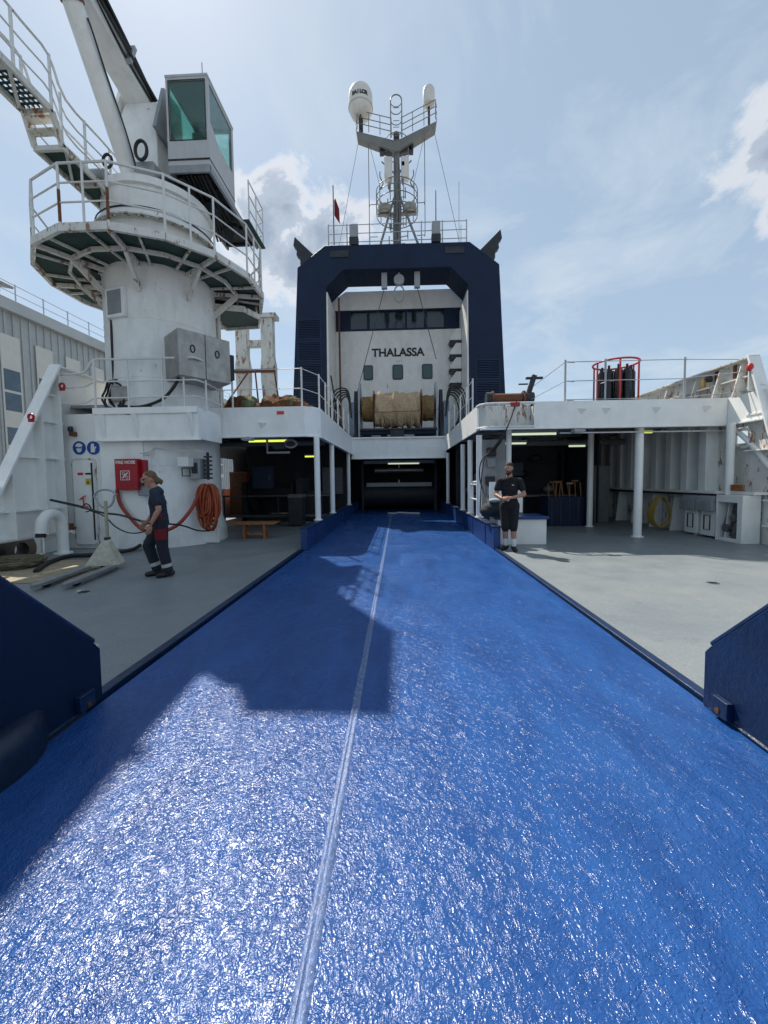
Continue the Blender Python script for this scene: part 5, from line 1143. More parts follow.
for k in range(26):
    x = random.uniform(-1.0, .95); z0 = ncz-.60-random.uniform(0, .12); st_.tube(spline([(x, 17.35, ncz-.25), (x+random.uniform(-.05, .05), 17.33, z0), (x+random.uniform(-.1, .1), 17.38, z0-random.uniform(.08, .30))], 3), .014, 5)
st_.build('loose_strands', M_net, nd)
MB().tube(sag((-2.15, 17.2, 4.55), (2.05, 17.2, 4.6), .06), .012, 6).build('guard_wire', M_rust, nd)

# ================================================================== TOWER
YT = 19.0
tw = thing('gantry_tower', 'dark navy arch tower straddling the white deckhouse', 'tower', (0, YT, 3.3))
outer = [(-5.30, 3.3), (-4.80, 11.80), (-3.46, 12.78), (3.46, 12.72), (4.85, 11.65), (5.28, 3.3)]
inner = [(-3.50, 3.3), (-3.42, 10.85), (-2.55, 11.62), (2.55, 11.58), (3.38, 10.75), (3.46, 3.3)]
ar = MB(); n = len(outer)
for (ya, yb) in ((YT, YT+1.7),):
    vs_ = [(x, ya, z) for x, z in outer]+[(x, ya, z) for x, z in inner]+[(x, yb, z) for x, z in outer]+[(x, yb, z) for x, z in inner]
    fs = []
    for i in range(n-1):
        fs += [(i, i+1, n+i+1, n+i), (2*n+i, 3*n+i, 3*n+i+1, 2*n+i+1), (i, 2*n+i, 2*n+i+1, i+1), (n+i, n+i+1, 3*n+i+1, 3*n+i)]
    fs += [(0, n, 3*n, 2*n), (n-1, 3*n-1, 4*n-1, 2*n-1)]
    ar.add(vs_, fs)
ar.build('arch', M_navy, tw, smooth=20, bevel=.03)
# outer chamfer edge line (slightly proud plates)
for (x0, x1, zs, s_) in ((-4.86, -3.72, [4.2, 5.25, 6.3, 7.35, 8.4], -1), (3.75, 4.9, [4.2, 5.25, 6.3], 1)):
    g = MB(); gl = MB()
    for z_ in zs:
        g.box(x0, x1, YT-.02, YT+.0, z_, z_+.92)
        for k in range(11): gl.obox(((x0+x1)/2, YT-.035, z_+.06+.08*k), (1, 0, 0), Vector((0, -1, .7)).normalized(), Vector((0, .7, 1)).normalized(), (x1-x0)/2-.03, .03, .006)
    p_ = g.build('louvre_panel', M_navy2, tw); gl.build('louvre', M_navy, p_)
for (s_, zc) in ((-1, 12.3), (1, 12.25)):
    f = [(s_*3.9, 12.35), (s_*4.95, 13.35), (s_*5.02, 12.95), (s_*4.85, 12.75), (s_*4.88, 12.5), (s_*4.7, 12.35), (s_*4.7, 12.05), (s_*4.5, 11.95), (s_*4.4, 11.9)]
    MB().prism(f, 'y', YT+.2, YT+.5).build('exhaust_fin', M_dark, tw)
for x in (-2.75, 2.75): MB().box(x-.45, x+.45, YT-.03, YT, 12.2, 12.5).build('grille', M_dark, tw)
# blocks under the arch
for x in (-.62, .98):
    MB().box(x-.14, x+.14, YT+.3, YT+.5, 10.85, 11.6).build('hanging_block', M_grey, tw, bevel=.02)
MB().cyl((.1, YT+.4, 11.0), (.1, YT+.4, 11.6), .05).cyl((.1, YT+.3, 11.25), (.1, YT+.5, 11.25), .25, n=20).tube([Vector((.1+.25*cos(a_), YT+.4, 10.6+.4*sin(a_))) for a_ in [2*pi*i/16 for i in range(16)]], .035, 6, closed=True).build('hanging_gear', M_grey, tw)
MB().cyl((-.62, YT+.4, 10.9), (-1.95, 17.9, 5.3), .018, n=6).cyl((.98, YT+.4, 10.9), (1.75, 18.0, 7.0), .018, n=6).build('wire', M_dark, tw)
# pipes down left inner leg
MB().cyl((-3.1, 20.9, 3.3), (-3.1, 20.9, 11.2), .05).build('downpipe', M_rust, tw)

dh = thing('deckhouse', 'white deckhouse with a window band and the ship name in black', 'deckhouse', (0, 21.4, 3.3))
WZ0, WZ1 = 9.62, 10.72
MB().box(-3.75, 3.85, 21.4, 27, 3.3, WZ0).box(-3.75, 3.85, 21.7, 27, WZ0, WZ1).prism([(-3.75, WZ1), (3.85, WZ1), (3.85, 11.2), (3.2, 11.72), (-2.8, 11.72), (-3.75, 11.1)], 'y', 21.4, 27).build('wall', M_tower, dh, smooth=20)
MB().box(-3.49, -3.36, 19.03, 21.4, 3.3, 10.6).build('side_return', M_tower, dh); MB().box(3.34, 3.47, 19.03, 21.4, 3.3, 10.5).build('side_return', M_tower, dh)
# window band: navy frames, five panes
px_w = [(350.5, 367), (369.5, 386), (388.5, 405), (407, 424), (427, 444)]
xs = [(P(a_, 322, y=21.45).x, P(b2, 322, y=21.45).x) for a_, b2 in px_w]
MB().panel('y', 21.37, 21.45, -3.75, 3.85, WZ0, WZ1, [(a_, b2, WZ0+.1, WZ1-.08) for a_, b2 in xs]).build('window_band', M_navy, dh)
for a_, b2 in xs: MB().box(a_-.01, b2+.01, 21.46, 21.48, WZ0+.08, WZ1-.06).build('window', mat('bridge_glass', (.012, .022, .026), .1, var=.3, vscale=1.5, spec=.8), dh)
text('lettering', 'THALASSA', .60, face_aft((P(371.5, 353, y=21.4).x+P(424.5, 353, y=21.4).x)/2, 21.392, 8.42), M_textn, dh, ext=.006, bold=.020)
text('small_marking', '| |:| |', .16, face_aft(0.05, 21.394, 7.97), mat('faint_mark', (.3, .3, .3), .6), dh, ext=.003)
for a_, b2 in ((363.5, 373), (392.5, 403), (422, 432.5)):
    x0, x1 = P(a_, 373, y=21.4).x, P(b2, 373, y=21.4).x
    f = MB().prism(rrect(x0, x1, 6.98, 7.78, .1), 'y', 21.36, 21.401).build('window_frame', M_dark, dh); MB().prism(rrect(x0+.05, x1-.05, 7.03, 7.73, .08), 'y', 21.352, 21.36).build('pane', mat('green_pane', (.012, .05, .05), .15, spec=.8), f)
for k in range(4):   # hooded air intakes on the right return wall
    z_ = 6.55+.62*1.18*k
    MB().add([(2.72, 20.6, z_), (3.33, 20.6, z_), (3.33, 21.38, z_), (2.72, 21.38, z_), (3.05, 20.65, z_+.60), (3.33, 20.65, z_+.60), (3.33, 21.38, z_+.60), (3.05, 21.38, z_+.60), (2.74, 20.6, z_+.16), (2.74, 21.38, z_+.16)],
             [(0, 1, 5, 4, 8), (3, 9, 7, 6, 2), (0, 8, 9, 3), (8, 4, 7, 9), (4, 5, 6, 7), (1, 2, 6, 5)]).build('air_intake', M_tower, dh, bevel=.02); MB().box(2.80, 3.32, 20.66, 21.36, z_-.13, z_-.005).build('intake_shade_box', M_blackg, dh)  # dark box added under each hood paints its shaded underside
MB().cyl((2.75+.3, 21.2, 3.3), (3.05, 21.2, 6.6), .04).build('pipe', M_cream, dh)

# roof railing, lamps, antennas, flag
YR = YT+.25; ZR = 12.74
pts = [(-3.3, YR), (-2.4, YR), (-1.3, YR), (1.2, YR), (2.2, YR), (3.35, YR)]
rail_run('roof_railing', 'thin railing along the top of the navy tower', pts, ZR, 1.15, (1.1, .7, .3), M_rail, .02, pr=.03)
for (px, lab) in ((354, 'left boxy floodlight on top of the navy tower'), (436, 'right boxy floodlight on top of the navy tower')):
    c = P(px, 240, y=19.1); t = thing('roof_floodlight', lab, 'floodlight', (c.x, 19.1, ZR), 'floodlights on the tower top')
    MB().box(c.x-.2, c.x+.2, 18.98, 19.2, ZR+.38, ZR+.98).build('head', M_grey, t, bevel=.02); MB().box(c.x-.22, c.x+.22, 18.95, 19.22, ZR+.02, ZR+.38).build('ballast', M_dark, t, bevel=.02)
for (px, z1, lab, r_) in ((436, 1.9, 'short dark whip antenna above the right floodlight', .03),):
    c = P(px, 240, y=19.35); tag(MB().cyl((c.x, 19.35, ZR), (c.x, 19.35, ZR+2.6), r_, .02).build('whip_antenna', M_dark, origin=(c.x, 19.35, ZR)), 'dark whip antenna behind the right floodlight', 'antenna', 'whip antennas')
c = P(334, 240, y=19.3); t = thing('flag_staff', 'thin staff with a small drooping red flag at the left of the tower top', 'flag', (c.x, 19.3, ZR))
MB().cyl((c.x, 19.3, ZR), (c.x, 19.3, ZR+3.0), .025).build('staff', M_dark, t); MB().prism([(c.x+.04, ZR+1.6), (c.x+.3, ZR+1.2), (c.x+.28, ZR+1.9), (c.x+.1, ZR+2.4), (c.x+.04, ZR+2.3)], 'y', 19.29, 19.31).build('flag', M_redc, t)
for (px, h_) in ((459, 3.0), (461, 1.0)):
    c = P(px, 240, y=19.4); tag(MB().cyl((c.x, 19.4, ZR-.2), (c.x, 19.4, ZR+h_), .015).build('whip_antenna', M_rail, origin=(c.x, 19.4, ZR)), 'pale thin whip antenna at the right end of the tower top' if h_ > 2 else 'stubby aerial at the right end of the tower railing', 'antenna', 'whip antennas')

# mast
YM = 20.5; MX = .04; ZB = 11.72
ms = thing('radar_mast', 'lattice radar mast with a Y-shaped top platform', 'mast', (MX, YM, 12.7))
M_mast = mat('mast_silhouette_grey', (.20, .205, .20), .5, var=.15, rust=.1, rust_scale=4)  # dark tone puts the backlit silhouette into the mast's colour
m_ = MB()
for (dx, dy) in ((-.16, -.16), (.16, -.16), (.16, .16), (-.16, .16)): m_.cyl((MX+dx, YM+dy, ZB), (MX+dx*.6, YM+dy*.6, 18.0), .055, n=8)
for k in range(14):
    z_ = 12.9+.36*k; q = .15-.004*k
    for (a_, b2) in (((-q, -q), (q, -q)), ((q, -q), (q, q)), ((q, q), (-q, q)), ((-q, q), (-q, -q))):
        m_.cyl((MX+a_[0], YM+a_[1], z_), (MX+b2[0], YM+b2[1], z_+(.36 if k % 2 else 0)), .022, n=6)
m_.build('lattice', M_mast, ms)
MB().cyl((MX, YM, 12), (MX, YM, 18.3), .09, n=12).build('core_pole', M_dark, ms)
MB().cyl((MX-1.0, YM-.7, 12.7), (MX-.05, YM, 16.2), .06, n=8).cyl((MX+1.2, YM-.7, 12.7), (MX+.05, YM, 16.2), .06, n=8).cyl((MX, YM+1.3, 12.7), (MX, YM, 16.2), .06, n=8).build('tripod_leg', M_mast, ms)
MB().lathe((MX, YM, 0), [(.6, 12.75), (.5, 13.0), (.25, 13.4)], 20).build('foot_cone', M_mast, ms)
for q in (-.62, .64): MB().lathe((MX+q, YM-.15, 15.05), [(0, 0), (.27, .0), (.33, .06), (.34, .30), (.27, .36), (0, .38)], 28).build('radar_dome', mat('aged_cream', (.38, .36, .31), .5, var=.15, dirt=.5), ms)
MB().beam((MX-1.0, YM-.1, 15.0), (MX+1.0, YM-.1, 15.0), .2, .06).lathe((MX, YM, 15.0), [(1.03, 0), (1.06, 0), (1.06, .04), (1.03, .04)], 28).build('radar_platform', M_mast, ms)
r = MB()
for z_ in (15.5, 15.85, 16.15): r.tube([Vector((MX+1.05*cos(a_), YM+1.05*sin(a_), z_)) for a_ in [2*pi*i/28 for i in range(28)]], .022, 6, closed=True)
for k in range(10): a_ = 2*pi*k/10; r.cyl((MX+1.05*cos(a_), YM+1.05*sin(a_), 15.1), (MX+1.05*cos(a_), YM+1.05*sin(a_), 16.15), .022, n=6)
r.build('radar_platform_railing', M_mast, ms)
r = MB()
for s_ in (-1, 1):
    for (z_, zz_) in ((14.0, 16.9), (15.6, 18.9)): r.tube(spline([(MX+s_*1.0, YM, z_), (MX+s_*1.35, YM, z_+.02), (MX+s_*1.42, YM, z_+.2), (MX+s_*1.42, YM, zz_)], 4), .02, 6)
    r.tube(spline([(MX+s_*.9, YM, 16.3), (MX+s_*.7, YM, 16.6), (MX+s_*.85, YM, 16.95), (MX+s_*.85, YM, 17.2)], 4), .03, 6)
r.build('side_aerial', M_mast, ms)
MB().box(MX-.62, MX-.22, YM-.25, YM+.15, 16.7, 17.75).build('radar_box', M_radome, ms, bevel=.05); MB().box(MX+.22, MX+.62, YM-.25, YM+.15, 16.7, 17.75).build('radar_box', M_radome, ms, bevel=.05)
MB().beam((MX-.75, YM, 18.2), (MX, YM, 18.0), .3, .14).beam((MX+.75, YM, 18.2), (MX, YM, 18.0), .3, .14).box(MX-.85, MX-.65, YM-.15, YM+.15, 18.05, 18.65).box(MX+.65, MX+.85, YM-.15, YM+.15, 18.05, 18.65).build('spreader', M_dark, ms)
ZJ = 18.15
for (s_, zt_) in ((-1, 18.90), (1, 19.20)):
    w = 1.95
    MB().add([(MX, YM-.3, ZJ-.25), (MX+s_*w, YM-.3, zt_-.22), (MX+s_*w, YM+.15, zt_-.22), (MX, YM+.15, ZJ-.25), (MX, YM-.35, ZJ+.22), (MX+s_*w*1.03, YM-.35, zt_+.02), (MX+s_*w*1.03, YM+.2, zt_+.02), (MX, YM+.2, ZJ+.22)],
             [(0, 1, 2, 3), (4, 7, 6, 5), (0, 4, 5, 1), (1, 5, 6, 2), (2, 6, 7, 3), (0, 3, 7, 4)]).build('yard_arm', M_mast, ms, smooth=20)
    r = MB()
    for q in (.30, .60, .92): r.tube([(MX+s_*.25, YM-.33, ZJ+.4+q), (MX+s_*w, YM-.33, zt_+.12+q), (MX+s_*w*1.05, YM+.1, zt_+.12+q)], .02, 6)
    for q in (0, .33, .66, 1): r.cyl((MX+s_*(.25+(w-.25)*q), YM-.33, ZJ+.4+(zt_-ZJ-.28)*q), (MX+s_*(.25+(w-.25)*q), YM-.33, ZJ+1.32+(zt_-ZJ-.28)*q), .02, n=6)
    r.build('arm_railing', M_mast, ms)
    MB().cyl((MX+s_*1.6, YM-.1, zt_-.35), (MX+s_*.75, YM-.1, 18.5), .035, n=6).build('strut', M_mast, ms)
MB().cyl((MX, YM, 17.9), (MX, YM, 19.0), .16, n=12).build('neck', M_dark, ms)
r = MB()
for q in (-.27, .27): r.cyl((MX+q, YM-.75, 18.2), (MX+q, YM-.75, 19.9), .03, n=6)
r.tube(arc((MX, YM-.75, 19.9), .27, 0, pi, 10), .03, 6)
for z_ in (18.5, 19.0, 19.5, 19.85): r.tube(arc((MX, YM-.75, z_), .27, 0, pi, 8, 'xy'), .02, 6)
for k in range(6): r.cyl((MX-.15, YM-.6, 18.2+.3*k), (MX+.15, YM-.6, 18.2+.3*k), .015, n=6)
r.build('caged_ladder', M_mast, ms)
wr = MB()
for (xa, za, xb, zb) in ((-1.75, 19.1, -2.9, 12.8), (1.85, 19.2, 3.1, 12.9), (-1.45, 18.9, -.75, 15.7), (1.5, 18.9, .8, 15.7)): wr.cyl((xa, YM-.2, za), (xb, YM-.9, zb), .012, n=6)
wr.build('stay_wire', M_mast, ms)
cl_ = MB(); random.seed(21)
for k in range(16):
    z_ = 13.2+.33*k; s_ = -1 if k % 2 else 1; ln_ = random.uniform(.25, .6)
    cl_.cyl((MX, YM-.1, z_), (MX+s_*ln_, YM-.15, z_+random.uniform(-.05, .15)), .022, n=6); cl_.cyl((MX+s_*ln_, YM-.15, z_-.1), (MX+s_*ln_, YM-.15, z_+random.uniform(.15, .45)), .028, n=6)
    if k % 3 == 0: cl_.box(MX+s_*ln_-.08, MX+s_*ln_+.08, YM-.25, YM-.08, z_+.1, z_+.3)
for k in range(8): cl_.tube(spline([(MX+random.uniform(-.2, .2), YM-.22, 12.9), (MX+random.uniform(-.22, .22), YM-.22, 15.0), (MX+random.uniform(-.15, .15), YM-.2, 18.0)], 4), .022, 5)
cl_.beam((MX-.75, YM-.1, 17.6), (MX, YM-.1, 16.9), .05, .05).beam((MX+.75, YM-.1, 17.6), (MX, YM-.1, 16.9), .05, .05)
cl_.tube([Vector((MX+.62*cos(a_), YM+.62*sin(a_), 18.55)) for a_ in [2*pi*i/20 for i in range(20)]], .02, 6, closed=True)
cl_.build('small_aerials', M_mast, ms)
# radomes
c = Vector((-1.74, YM-.1, 0))
t = thing('radome', 'large white radome on the left arm of the mast', 'radome', (c.x, c.y, 19.6), 'satellite radomes on the mast')
MB().lathe(c+Vector((0, 0, 19.72)), [(0, 0), (.25, .0), (.48, .14), (.58, .36), (.60, .46), (.60, 1.0)]+[(.60*cos(a_), 1.0+.58*sin(a_)) for a_ in [pi/2*k/8 for k in range(1, 9)]], 32).build('dome', M_radome, t)
MB().lathe(c+Vector((0, 0, 20.16)), [(.605, 0), (.625, .02), (.625, .05), (.605, .07)], 32).build('flange_ring', M_cream, t); MB().cyl((c.x, c.y, 19.1), (c.x, c.y, 19.8), .11).cyl((c.x, c.y-.2, 19.1), (c.x, c.y-.2, 19.9), .04).build('pedestal', M_dark, t)
# lettering wrapped on the dome
for i, ch in enumerate('SAILOR'):
    a_ = -pi/2+(i-2.5)*.225; r_ = .612
    mtx = Matrix.Translation((c.x+r_*cos(a_), c.y+r_*sin(a_), 20.46)) @ Matrix.Rotation(a_+pi/2, 4, 'Z') @ Matrix.Rotation(pi/2, 4, 'X')
    text('lettering', ch, .24, mtx, M_textn, t, ext=.004, bold=.012)
c = Vector((1.68, YM-.1, 0)); t = thing('radome', 'small white radome on the right arm of the mast', 'radome', (c.x, c.y, 19.8), 'satellite radomes on the mast')
MB().lathe(c+Vector((0, 0, 20.10)), [(0, 0), (.15, .0), (.28, .12), (.30, .3), (.30, .72)]+[(.30*cos(a_), .72+.30*sin(a_)) for a_ in [pi/2*k/6 for k in range(1, 7)]], 28).build('dome', M_radome, t); MB().cyl((c.x, c.y, 19.2), (c.x, c.y, 20.13), .06).build('pedestal', M_dark, t)

# ================================================================== WAREHOUSE ON THE QUAY
XW = -20.0; ZWt = 10.95
wh = thing('warehouse', 'long pale metal-clad quayside building with a flat roof and window strips', 'building', (XW, 20, -4.6))
wall = MB().box(XW-15, XW, -12, 60, -4.6, ZWt-.5)
wall.build('wall', M_clad, wh)
rbs = MB(); y = -10.0
while y < 58: rbs.box(XW, XW+.05, y, y+.12, -4.6, ZWt-.55); y += .45
rbs.build('cladding_ribs', M_clad, wh)
MB().box(XW-15.2, XW+.35, -12.2, 60.2, ZWt-.62, ZWt).build('roof', M_roofb, wh, bevel=.03)
for k in range(-6, 14):
    y0 = 18.95+1.93*k
    if y0 < 12 or y0 > 44: continue
    p_ = MB().box(XW+.05, XW+.09, y0, y0+1.03, 2.0, 9.15).build('window_strip', M_signw if False else mat('cream_panel', (.60, .60, .56), .6, var=.06), wh)
    for (z0, z1) in ((6.35, 7.40), (5.30, 6.22), (3.55, 4.45), (2.4, 3.4)):
        MB().box(XW+.092, XW+.10, y0+.09, y0+.94, z0, z1).build('pane', M_glassw, p_)
rail_run('roof_guard_rail', 'thin metal guard rail along the roof of the quayside building', [(XW, 12+1.6*k) for k in range(22)], ZWt, 1.0, (.95, .5), M_rail, .02, pr=.03)
for (y_, lab) in ((18.6, 'flat floodlight on the roof edge of the quayside building'), (25.3, 'flat floodlight low on the quayside wall behind the balcony')):
    z_ = ZWt+.35 if y_ < 20 else 7.2
    c = Vector((XW+.6, y_, z_)); t = thing('wall_floodlight', lab, 'floodlight', c, 'floodlights on the quayside building'); MB().obox(c, Vector((1, 0, -.2)).normalized(), (0, 1, 0), Vector((.2, 0, 1)).normalized(), .45, .3, .06).build('head', M_grey, t, bevel=.02); MB().box(XW-.1, c.x, y_-.04, y_+.04, z_-.10 if y_ > 20 else ZWt, z_-.04).build('arm', M_dark, t)

# ================================================================== PEOPLE
def person(name, lab, loc, heading, J, wear, female, facing_tilt=0.0):
    """J: joints in a local frame (x right, y forward, z up)"""
    loc = Vector(loc); R3 = Matrix.Rotation(heading, 3, 'Z')
    t = None
    body = MB()
    def cap(mb, a, b_, ra, rb): mb.cap(Vector(J[a]) if isinstance(a, str) else a, Vector(J[b_]) if isinstance(b_, str) else b_, ra, rb, 14)
    V = lambda k: Vector(J[k])
    hip, chest, neck, head = V('hip'), V('chest'), V('neck'), V('head')
    k = .97 if female else 1.0
    up = (head-neck).normalized(); fw = Vector(J.get('face', (0, 1, 0))).normalized(); rt = fw.cross(up).normalized(); fw = up.cross(rt).normalized()
    HR = Matrix((rt, fw, up)).transposed()
    # torso
    sh = (V('lsh')+V('rsh'))/2; across = (V('rsh')-V('lsh')).normalized()
    TR = Matrix.Rotation(math.atan2(across.y, across.x), 3, 'Z')
    for (q, rx, ry) in ((0, .155*k+.01*female, .115), (.25, .145*k, .11), (.5, .15*k, .108), (.75, .165*k, .115), (1.0, .155*k, .10)):
        body.ell(hip.lerp(chest, q), rx, ry, .12, TR)
    body.ell(chest+Vector((0, 0, .10)), .165*k, .09, .08, TR)
    if female: body.ell(chest+TR @ Vector((-.07, .05, -.03)), .06, .055, .06); body.ell(chest+TR @ Vector((.07, .05, -.03)), .06, .055, .06)
    body.cap(chest+Vector((0, 0, .1)), head-up*.05, .066*k, .056*k)
    for s_ in 'lr':
        bs_ = V(s_+'sh')+Vector((0, 0, -.03)); body.cap(chest.lerp(V(s_+'sh'), .55)+Vector((0, 0, .045)), bs_, .05*k, .052*k)
        body.cap(bs_, V(s_+'el'), .053*k, .043*k); body.cap(V(s_+'el').lerp(V(s_+'wr'), .0), V(s_+'el').lerp(V(s_+'wr'), .35), .042*k, .042*k); body.cap(V(s_+'el').lerp(V(s_+'wr'), .3), V(s_+'wr'), .042*k, .027*k)
        body.cap(V(s_+'hp'), V(s_+'kn'), .088*k, .057*k); body.cap(V(s_+'kn'), V(s_+'kn').lerp(V(s_+'an'), .35), .056*k, .060*k); body.cap(V(s_+'kn').lerp(V(s_+'an'), .3), V(s_+'an'), .060*k, .037*k)
        # hand: palm + five fingers
        hd = Vector(J[s_+'hd']).normalized(); pn = Vector(J[s_+'pn']).normalized(); wv = hd.cross(pn).normalized(); w0 = V(s_+'wr')
        HM = Matrix((wv, pn, hd)).transposed()
        body.ell(w0+hd*.055, .042*k, .018*k, .055*k, HM)
        for f_, (o_, ln) in enumerate(((-.032, .062), (-.011, .074), (.011, .072), (.031, .055))):
            b0_ = w0+hd*.095+wv*o_*k; d1 = (hd+pn*.25).normalized(); m1_ = b0_+d1*ln*.55*k; d2 = (hd+pn*.9).normalized()
            body.cap(b0_-hd*.02, m1_, .0095, .0085, 8); body.cap(m1_, m1_+d2*ln*.5*k, .0085, .007, 8)
        ts = J.get(s_+'th', 1)
        b0_ = w0+hd*.03+wv*.03*ts; m1_ = b0_+(hd*.6+wv*ts+pn*.2).normalized()*.04; body.cap(b0_, m1_, .013, .010, 8); body.cap(m1_, m1_+(hd+pn*.3).normalized()*.032, .010, .008, 8)
        # foot
        fd_ = Vector(J[s_+'ft']).normalized(); an = V(s_+'an'); body.cap(an+Vector((0, 0, -.03))-fd_*.02, an+fd_*.13+Vector((0, 0, -.055)), .038, .03)
    # head
    body.ell(head+up*.015, .078*k, .096, .114, HR, 24, 18); body.ell(head-up*.06+fw*.025, .052*k, .058, .055, HR); body.ell(head-up*.095+fw*.055, .028, .024, .022, HR)
    body.cap(head+fw*.088+up*.015, head+fw*.108-up*.022, .009, .014, 8)
    body.ell(head+fw*.082+up*.035, .048, .014, .012, HR); body.ell(head+fw*.092-up*.058, .024, .010, .010, HR)
    for s_ in (-1, 1): body.ell(head+rt*.076*s_*k-up*.005-fw*.005, .010, .018, .032, HR)
    W4 = Matrix.Translation(loc) @ R3.to_4x4()
    def fin(mb, nm, m, par, vox, sm=4):
        mb.xf(W4); o = mb.build(nm, m, par, smooth=80, origin=loc, clean=False)
        r_ = o.modifiers.new('r', 'REMESH'); r_.mode = 'VOXEL'; r_.voxel_size = vox; r_.use_smooth_shade = True
        s2 = o.modifiers.new('s', 'SMOOTH'); s2.factor = .5; s2.iterations = sm
        return o
    root = fin(body, name, M_skin, None, .0065, 3); tag(root, lab, 'person')
    # eyes
    for s_ in (-1, 1):
        e = MB().ell(head+fw*.082+rt*.030*s_+up*.018, .011, .008, .008, HR, 10, 8).xf(W4); e.build('eye', M_eye, root)
    # top
    sh_ = MB(); g_ = .016
    for (q, rx, ry) in ((-.02, .17*k, .13), (.25, .155*k, .125), (.5, .165*k, .125), (.75, .18*k, .13), (1.0, .17*k, .115)): sh_.ell(hip.lerp(chest, q)+Vector((0, 0, .05*(1-q))), rx, ry, .12, TR, 24, 14)
    sh_.ell(chest+Vector((0, 0, .105)), .175*k, .105, .085, TR); sh_.cap(chest+Vector((0, 0, .12)), chest.lerp(neck, .75)+Vector((0, 0, .0)), .09*k, .066*k)
    if female: sh_.ell(chest+TR @ Vector((-.07, .062, -.03)), .075, .06, .08); sh_.ell(chest+TR @ Vector((.07, .062, -.03)), .075, .06, .08)
    for s_ in 'lr':
        s0_ = V(s_+'sh')+Vector((0, 0, -.025)); sh_.cap(chest.lerp(neck, .72), s0_, .052*k, .068*k); sh_.cap(s0_, V(s_+'sh').lerp(V(s_+'el'), .60), .068*k, .070*k)
    fin(sh_, 'shirt', wear['shirt'], root, .010, 5)
    # bottoms
    tr = MB(); tr.ell(hip, .175*k, .135, .10, TR, 24, 14); tr.ell(hip-Vector((0, 0, .06)), .175*k, .14, .10, TR, 24, 14)
    q_ = wear['leg']
    for s_ in 'lr':
        tr.cap(V(s_+'hp'), V(s_+'kn'), .112*k, .088*k)
        if q_ > 0: tr.cap(V(s_+'kn'), V(s_+'kn').lerp(V(s_+'an'), q_), .088*k, .075*k)
    fin(tr, 'trousers' if q_ > .5 else 'shorts', wear['trou'], root, .010, 5)
    for s_ in 'lr':
        fd_ = Vector(J[s_+'ft']).normalized(); an = V(s_+'an')
        so = MB(); so.cap(an+Vector((0, 0, -.025))-fd_*.045, an+fd_*.14+Vector((0, 0, -.050)), .050, .042); so.cap(an+Vector((0, 0, .0)), an+Vector((0, 0, -.03)), .046, .05)
        fin(so, 'shoe', M_black, root, .008, 3)
        if 'sock' in wear: MB().cap(an+Vector((0, 0, .0)), V(s_+'kn').lerp(an, .62), .043, .052).xf(W4).build('sock', M_sock, root)
        if 'band' in wear: 
            c_ = V(s_+'kn').lerp(an, .66); c2 = V(s_+'kn').lerp(an, .80); MB().cyl(c_, c2, .083*k, .079*k, 20, caps=False).xf(W4).build('reflective_band', M_refl, root)
    return root, dict(W4=W4, head=head, up=up, fw=fw, rt=rt, HR=HR, fin=fin, V=V, TR=TR, hip=hip, chest=chest)

# woman: faces image left (heading +90 deg turns local +y to -x)
Jw = dict(hip=(0, -.03, .93), chest=(0, -.01, 1.25), neck=(0, .03, 1.41), head=(0, .075, 1.56), face=(-.2, 1, -.28),
          lsh=(-.175, .0, 1.345), rsh=(.175, .02, 1.345), lel=(-.24, -.04, 1.09), lwr=(-.23, .08, .86), rel=(.235, .02, 1.08), rwr=(.20, .14, .89),
          lhd=(0, .25, -1), lpn=(1, .3, 0), rhd=(-.1, .7, -.7), rpn=(-1, 0, -.2), lth=-1, rth=1,
          lhp=(-.085, -.05, .88), rhp=(.085, -.05, .88), lkn=(-.10, -.06, .48), lan=(-.10, -.13, .085), rkn=(.09, .14, .50), ran=(.09, .03, .085), lft=(-.1, 1, 0), rft=(.05, 1, 0))
w_, X_ = person('person', 'person in navy work clothes walking left across the shaded deck', (-3.86, 5.97, 0), rad(120), Jw, dict(shirt=M_shirt, trou=M_trou, leg=.93, band=1), True)
hr = MB(); h0, up, fw, rt, HR = X_['head'], X_['up'], X_['fw'], X_['rt'], X_['HR']
hr.ell(h0+up*.04-fw*.022, .082, .093, .098, HR, 24, 14); hr.ell(h0-fw*.055-up*.01, .066, .058, .085, HR); hr.cap(h0-fw*.085-up*.02, h0-fw*.13-up*.075, .044, .038); hr.cap(h0-fw*.13-up*.075, h0-fw*.125-up*.115, .036, .016); hr.ell(h0+up*.070+fw*.005, .072, .065, .055, HR); hr.ell(h0-fw*.075-up*.05, .060, .045, .06, HR)
X_['fin'](hr, 'hair', M_hair, w_, .007, 2)
gl = MB()
for s_ in (-1, 1): gl.ell(h0+fw*.091+rt*.032*s_+up*.018, .026, .008, .018, HR, 12, 8)
gl.cap(h0+fw*.09-rt*.06+up*.022, h0-rt*.072+up*.02-fw*.01, .004, .004, 6); gl.cap(h0+fw*.09+rt*.06+up*.022, h0+rt*.072+up*.02-fw*.01, .004, .004, 6); gl.xf(X_['W4']).build('sunglasses', M_blackg, w_)
V = X_['V']; ax_ = (V('lkn')-V('lhp')).normalized(); pk = MB().lathe(V('lhp').lerp(V('lkn'), .26), [(.100, 0), (.116, 0), (.108, .17), (.092, .17), (.100, 0)], 14, ax_, pi-.75, pi+.95); pk.xf(X_['W4']).build('red_pocket', M_redc, w_)
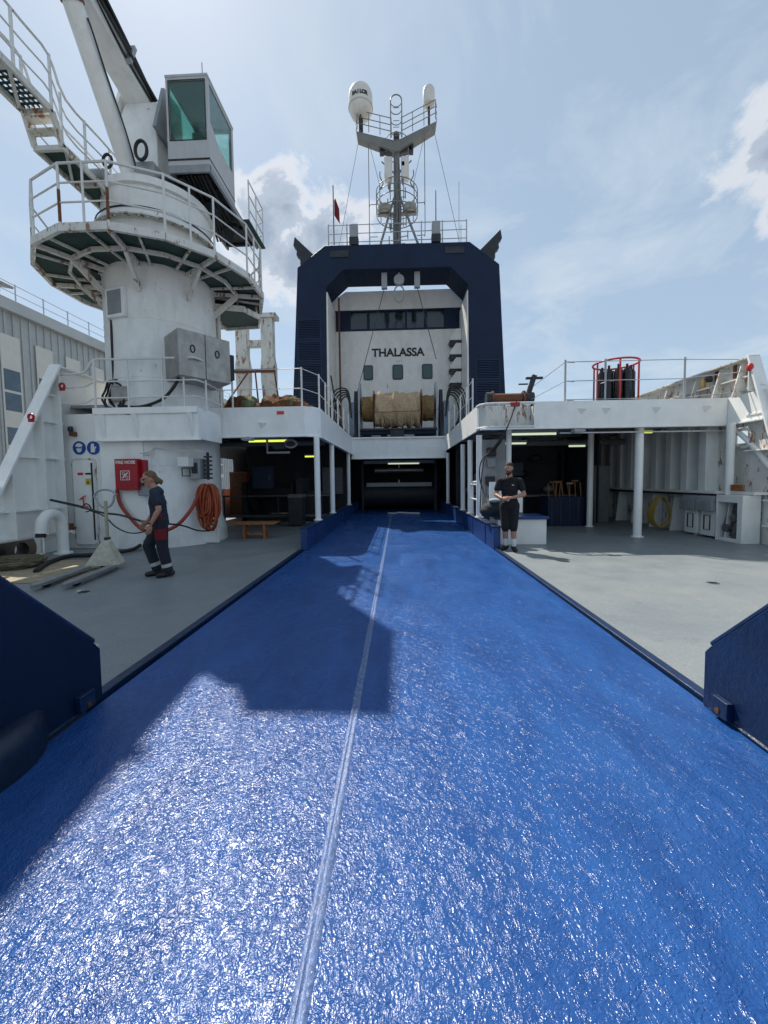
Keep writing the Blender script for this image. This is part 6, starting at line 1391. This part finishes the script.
MB().ell(V('lhp')+Vector((-.065, .02, .09)), .035, .05, .06).xf(X_['W4']).build('red_pocket', M_redc, w_); MB().cyl(V('lwr')+Vector((0, 0, .02)), V('lwr')+Vector((0, 0, .035)), .032, n=14).xf(X_['W4']).build('wristwatch', M_black, w_)

# man: faces the camera, forearms crossed in front
Jm = dict(hip=(0, -.02, .99), chest=(0, 0, 1.36), neck=(0, .01, 1.53), head=(.01, .03, 1.705), face=(.18, 1, -.10),
          lsh=(-.20, 0, 1.475), rsh=(.20, 0, 1.475), lel=(-.29, .03, 1.17), lwr=(-.05, .21, 1.11), rel=(.27, .05, 1.17), rwr=(.12, .25, 1.10),
          lhd=(1, .12, -.05), lpn=(0, -1, -.3), rhd=(-.8, .4, -.1), rpn=(0, -1, -.3), lth=1, rth=-1,
          lhp=(-.095, -.01, .94), rhp=(.095, -.01, .94), lkn=(-.085, .03, .50), lan=(-.10, .05, .085), rkn=(.075, .05, .50), ran=(.08, -.03, .085), lft=(-.35, 1, 0), rft=(.45, 1, 0))
m_, X_ = person('person', 'bearded person in black polo and shorts standing by the white chest', (2.30, 8.12, 0), rad(158), Jm, dict(shirt=M_blk, trou=M_blk, leg=.12, sock=1), False)
hr = MB(); h0, up, fw, rt, HR = X_['head'], X_['up'], X_['fw'], X_['rt'], X_['HR']
hr.ell(h0+up*.066-fw*.014, .082, .096, .074, HR, 24, 14); hr.ell(h0-fw*.04-up*.01, .078, .066, .07, HR)
X_['fin'](hr, 'hair', M_hairb, m_, .007, 2)
bd_ = MB(); bd_.ell(h0-up*.078+fw*.045, .058, .058, .042, HR); bd_.ell(h0-up*.100+fw*.068, .034, .030, .032, HR); bd_.ell(h0-up*.044+fw*.098, .028, .008, .008, HR)
for s_ in (-1, 1): bd_.cap(h0+rt*.070*s_-up*.02+fw*.01, h0+rt*.05*s_-up*.08+fw*.045, .014, .018, 8)
X_['fin'](bd_, 'beard', M_hairb, m_, .006, 1)
MB().box(-.10, -.06, .118, .122, 1.36, 1.375).xf(X_['W4']).build('chest_mark', M_signw, m_)
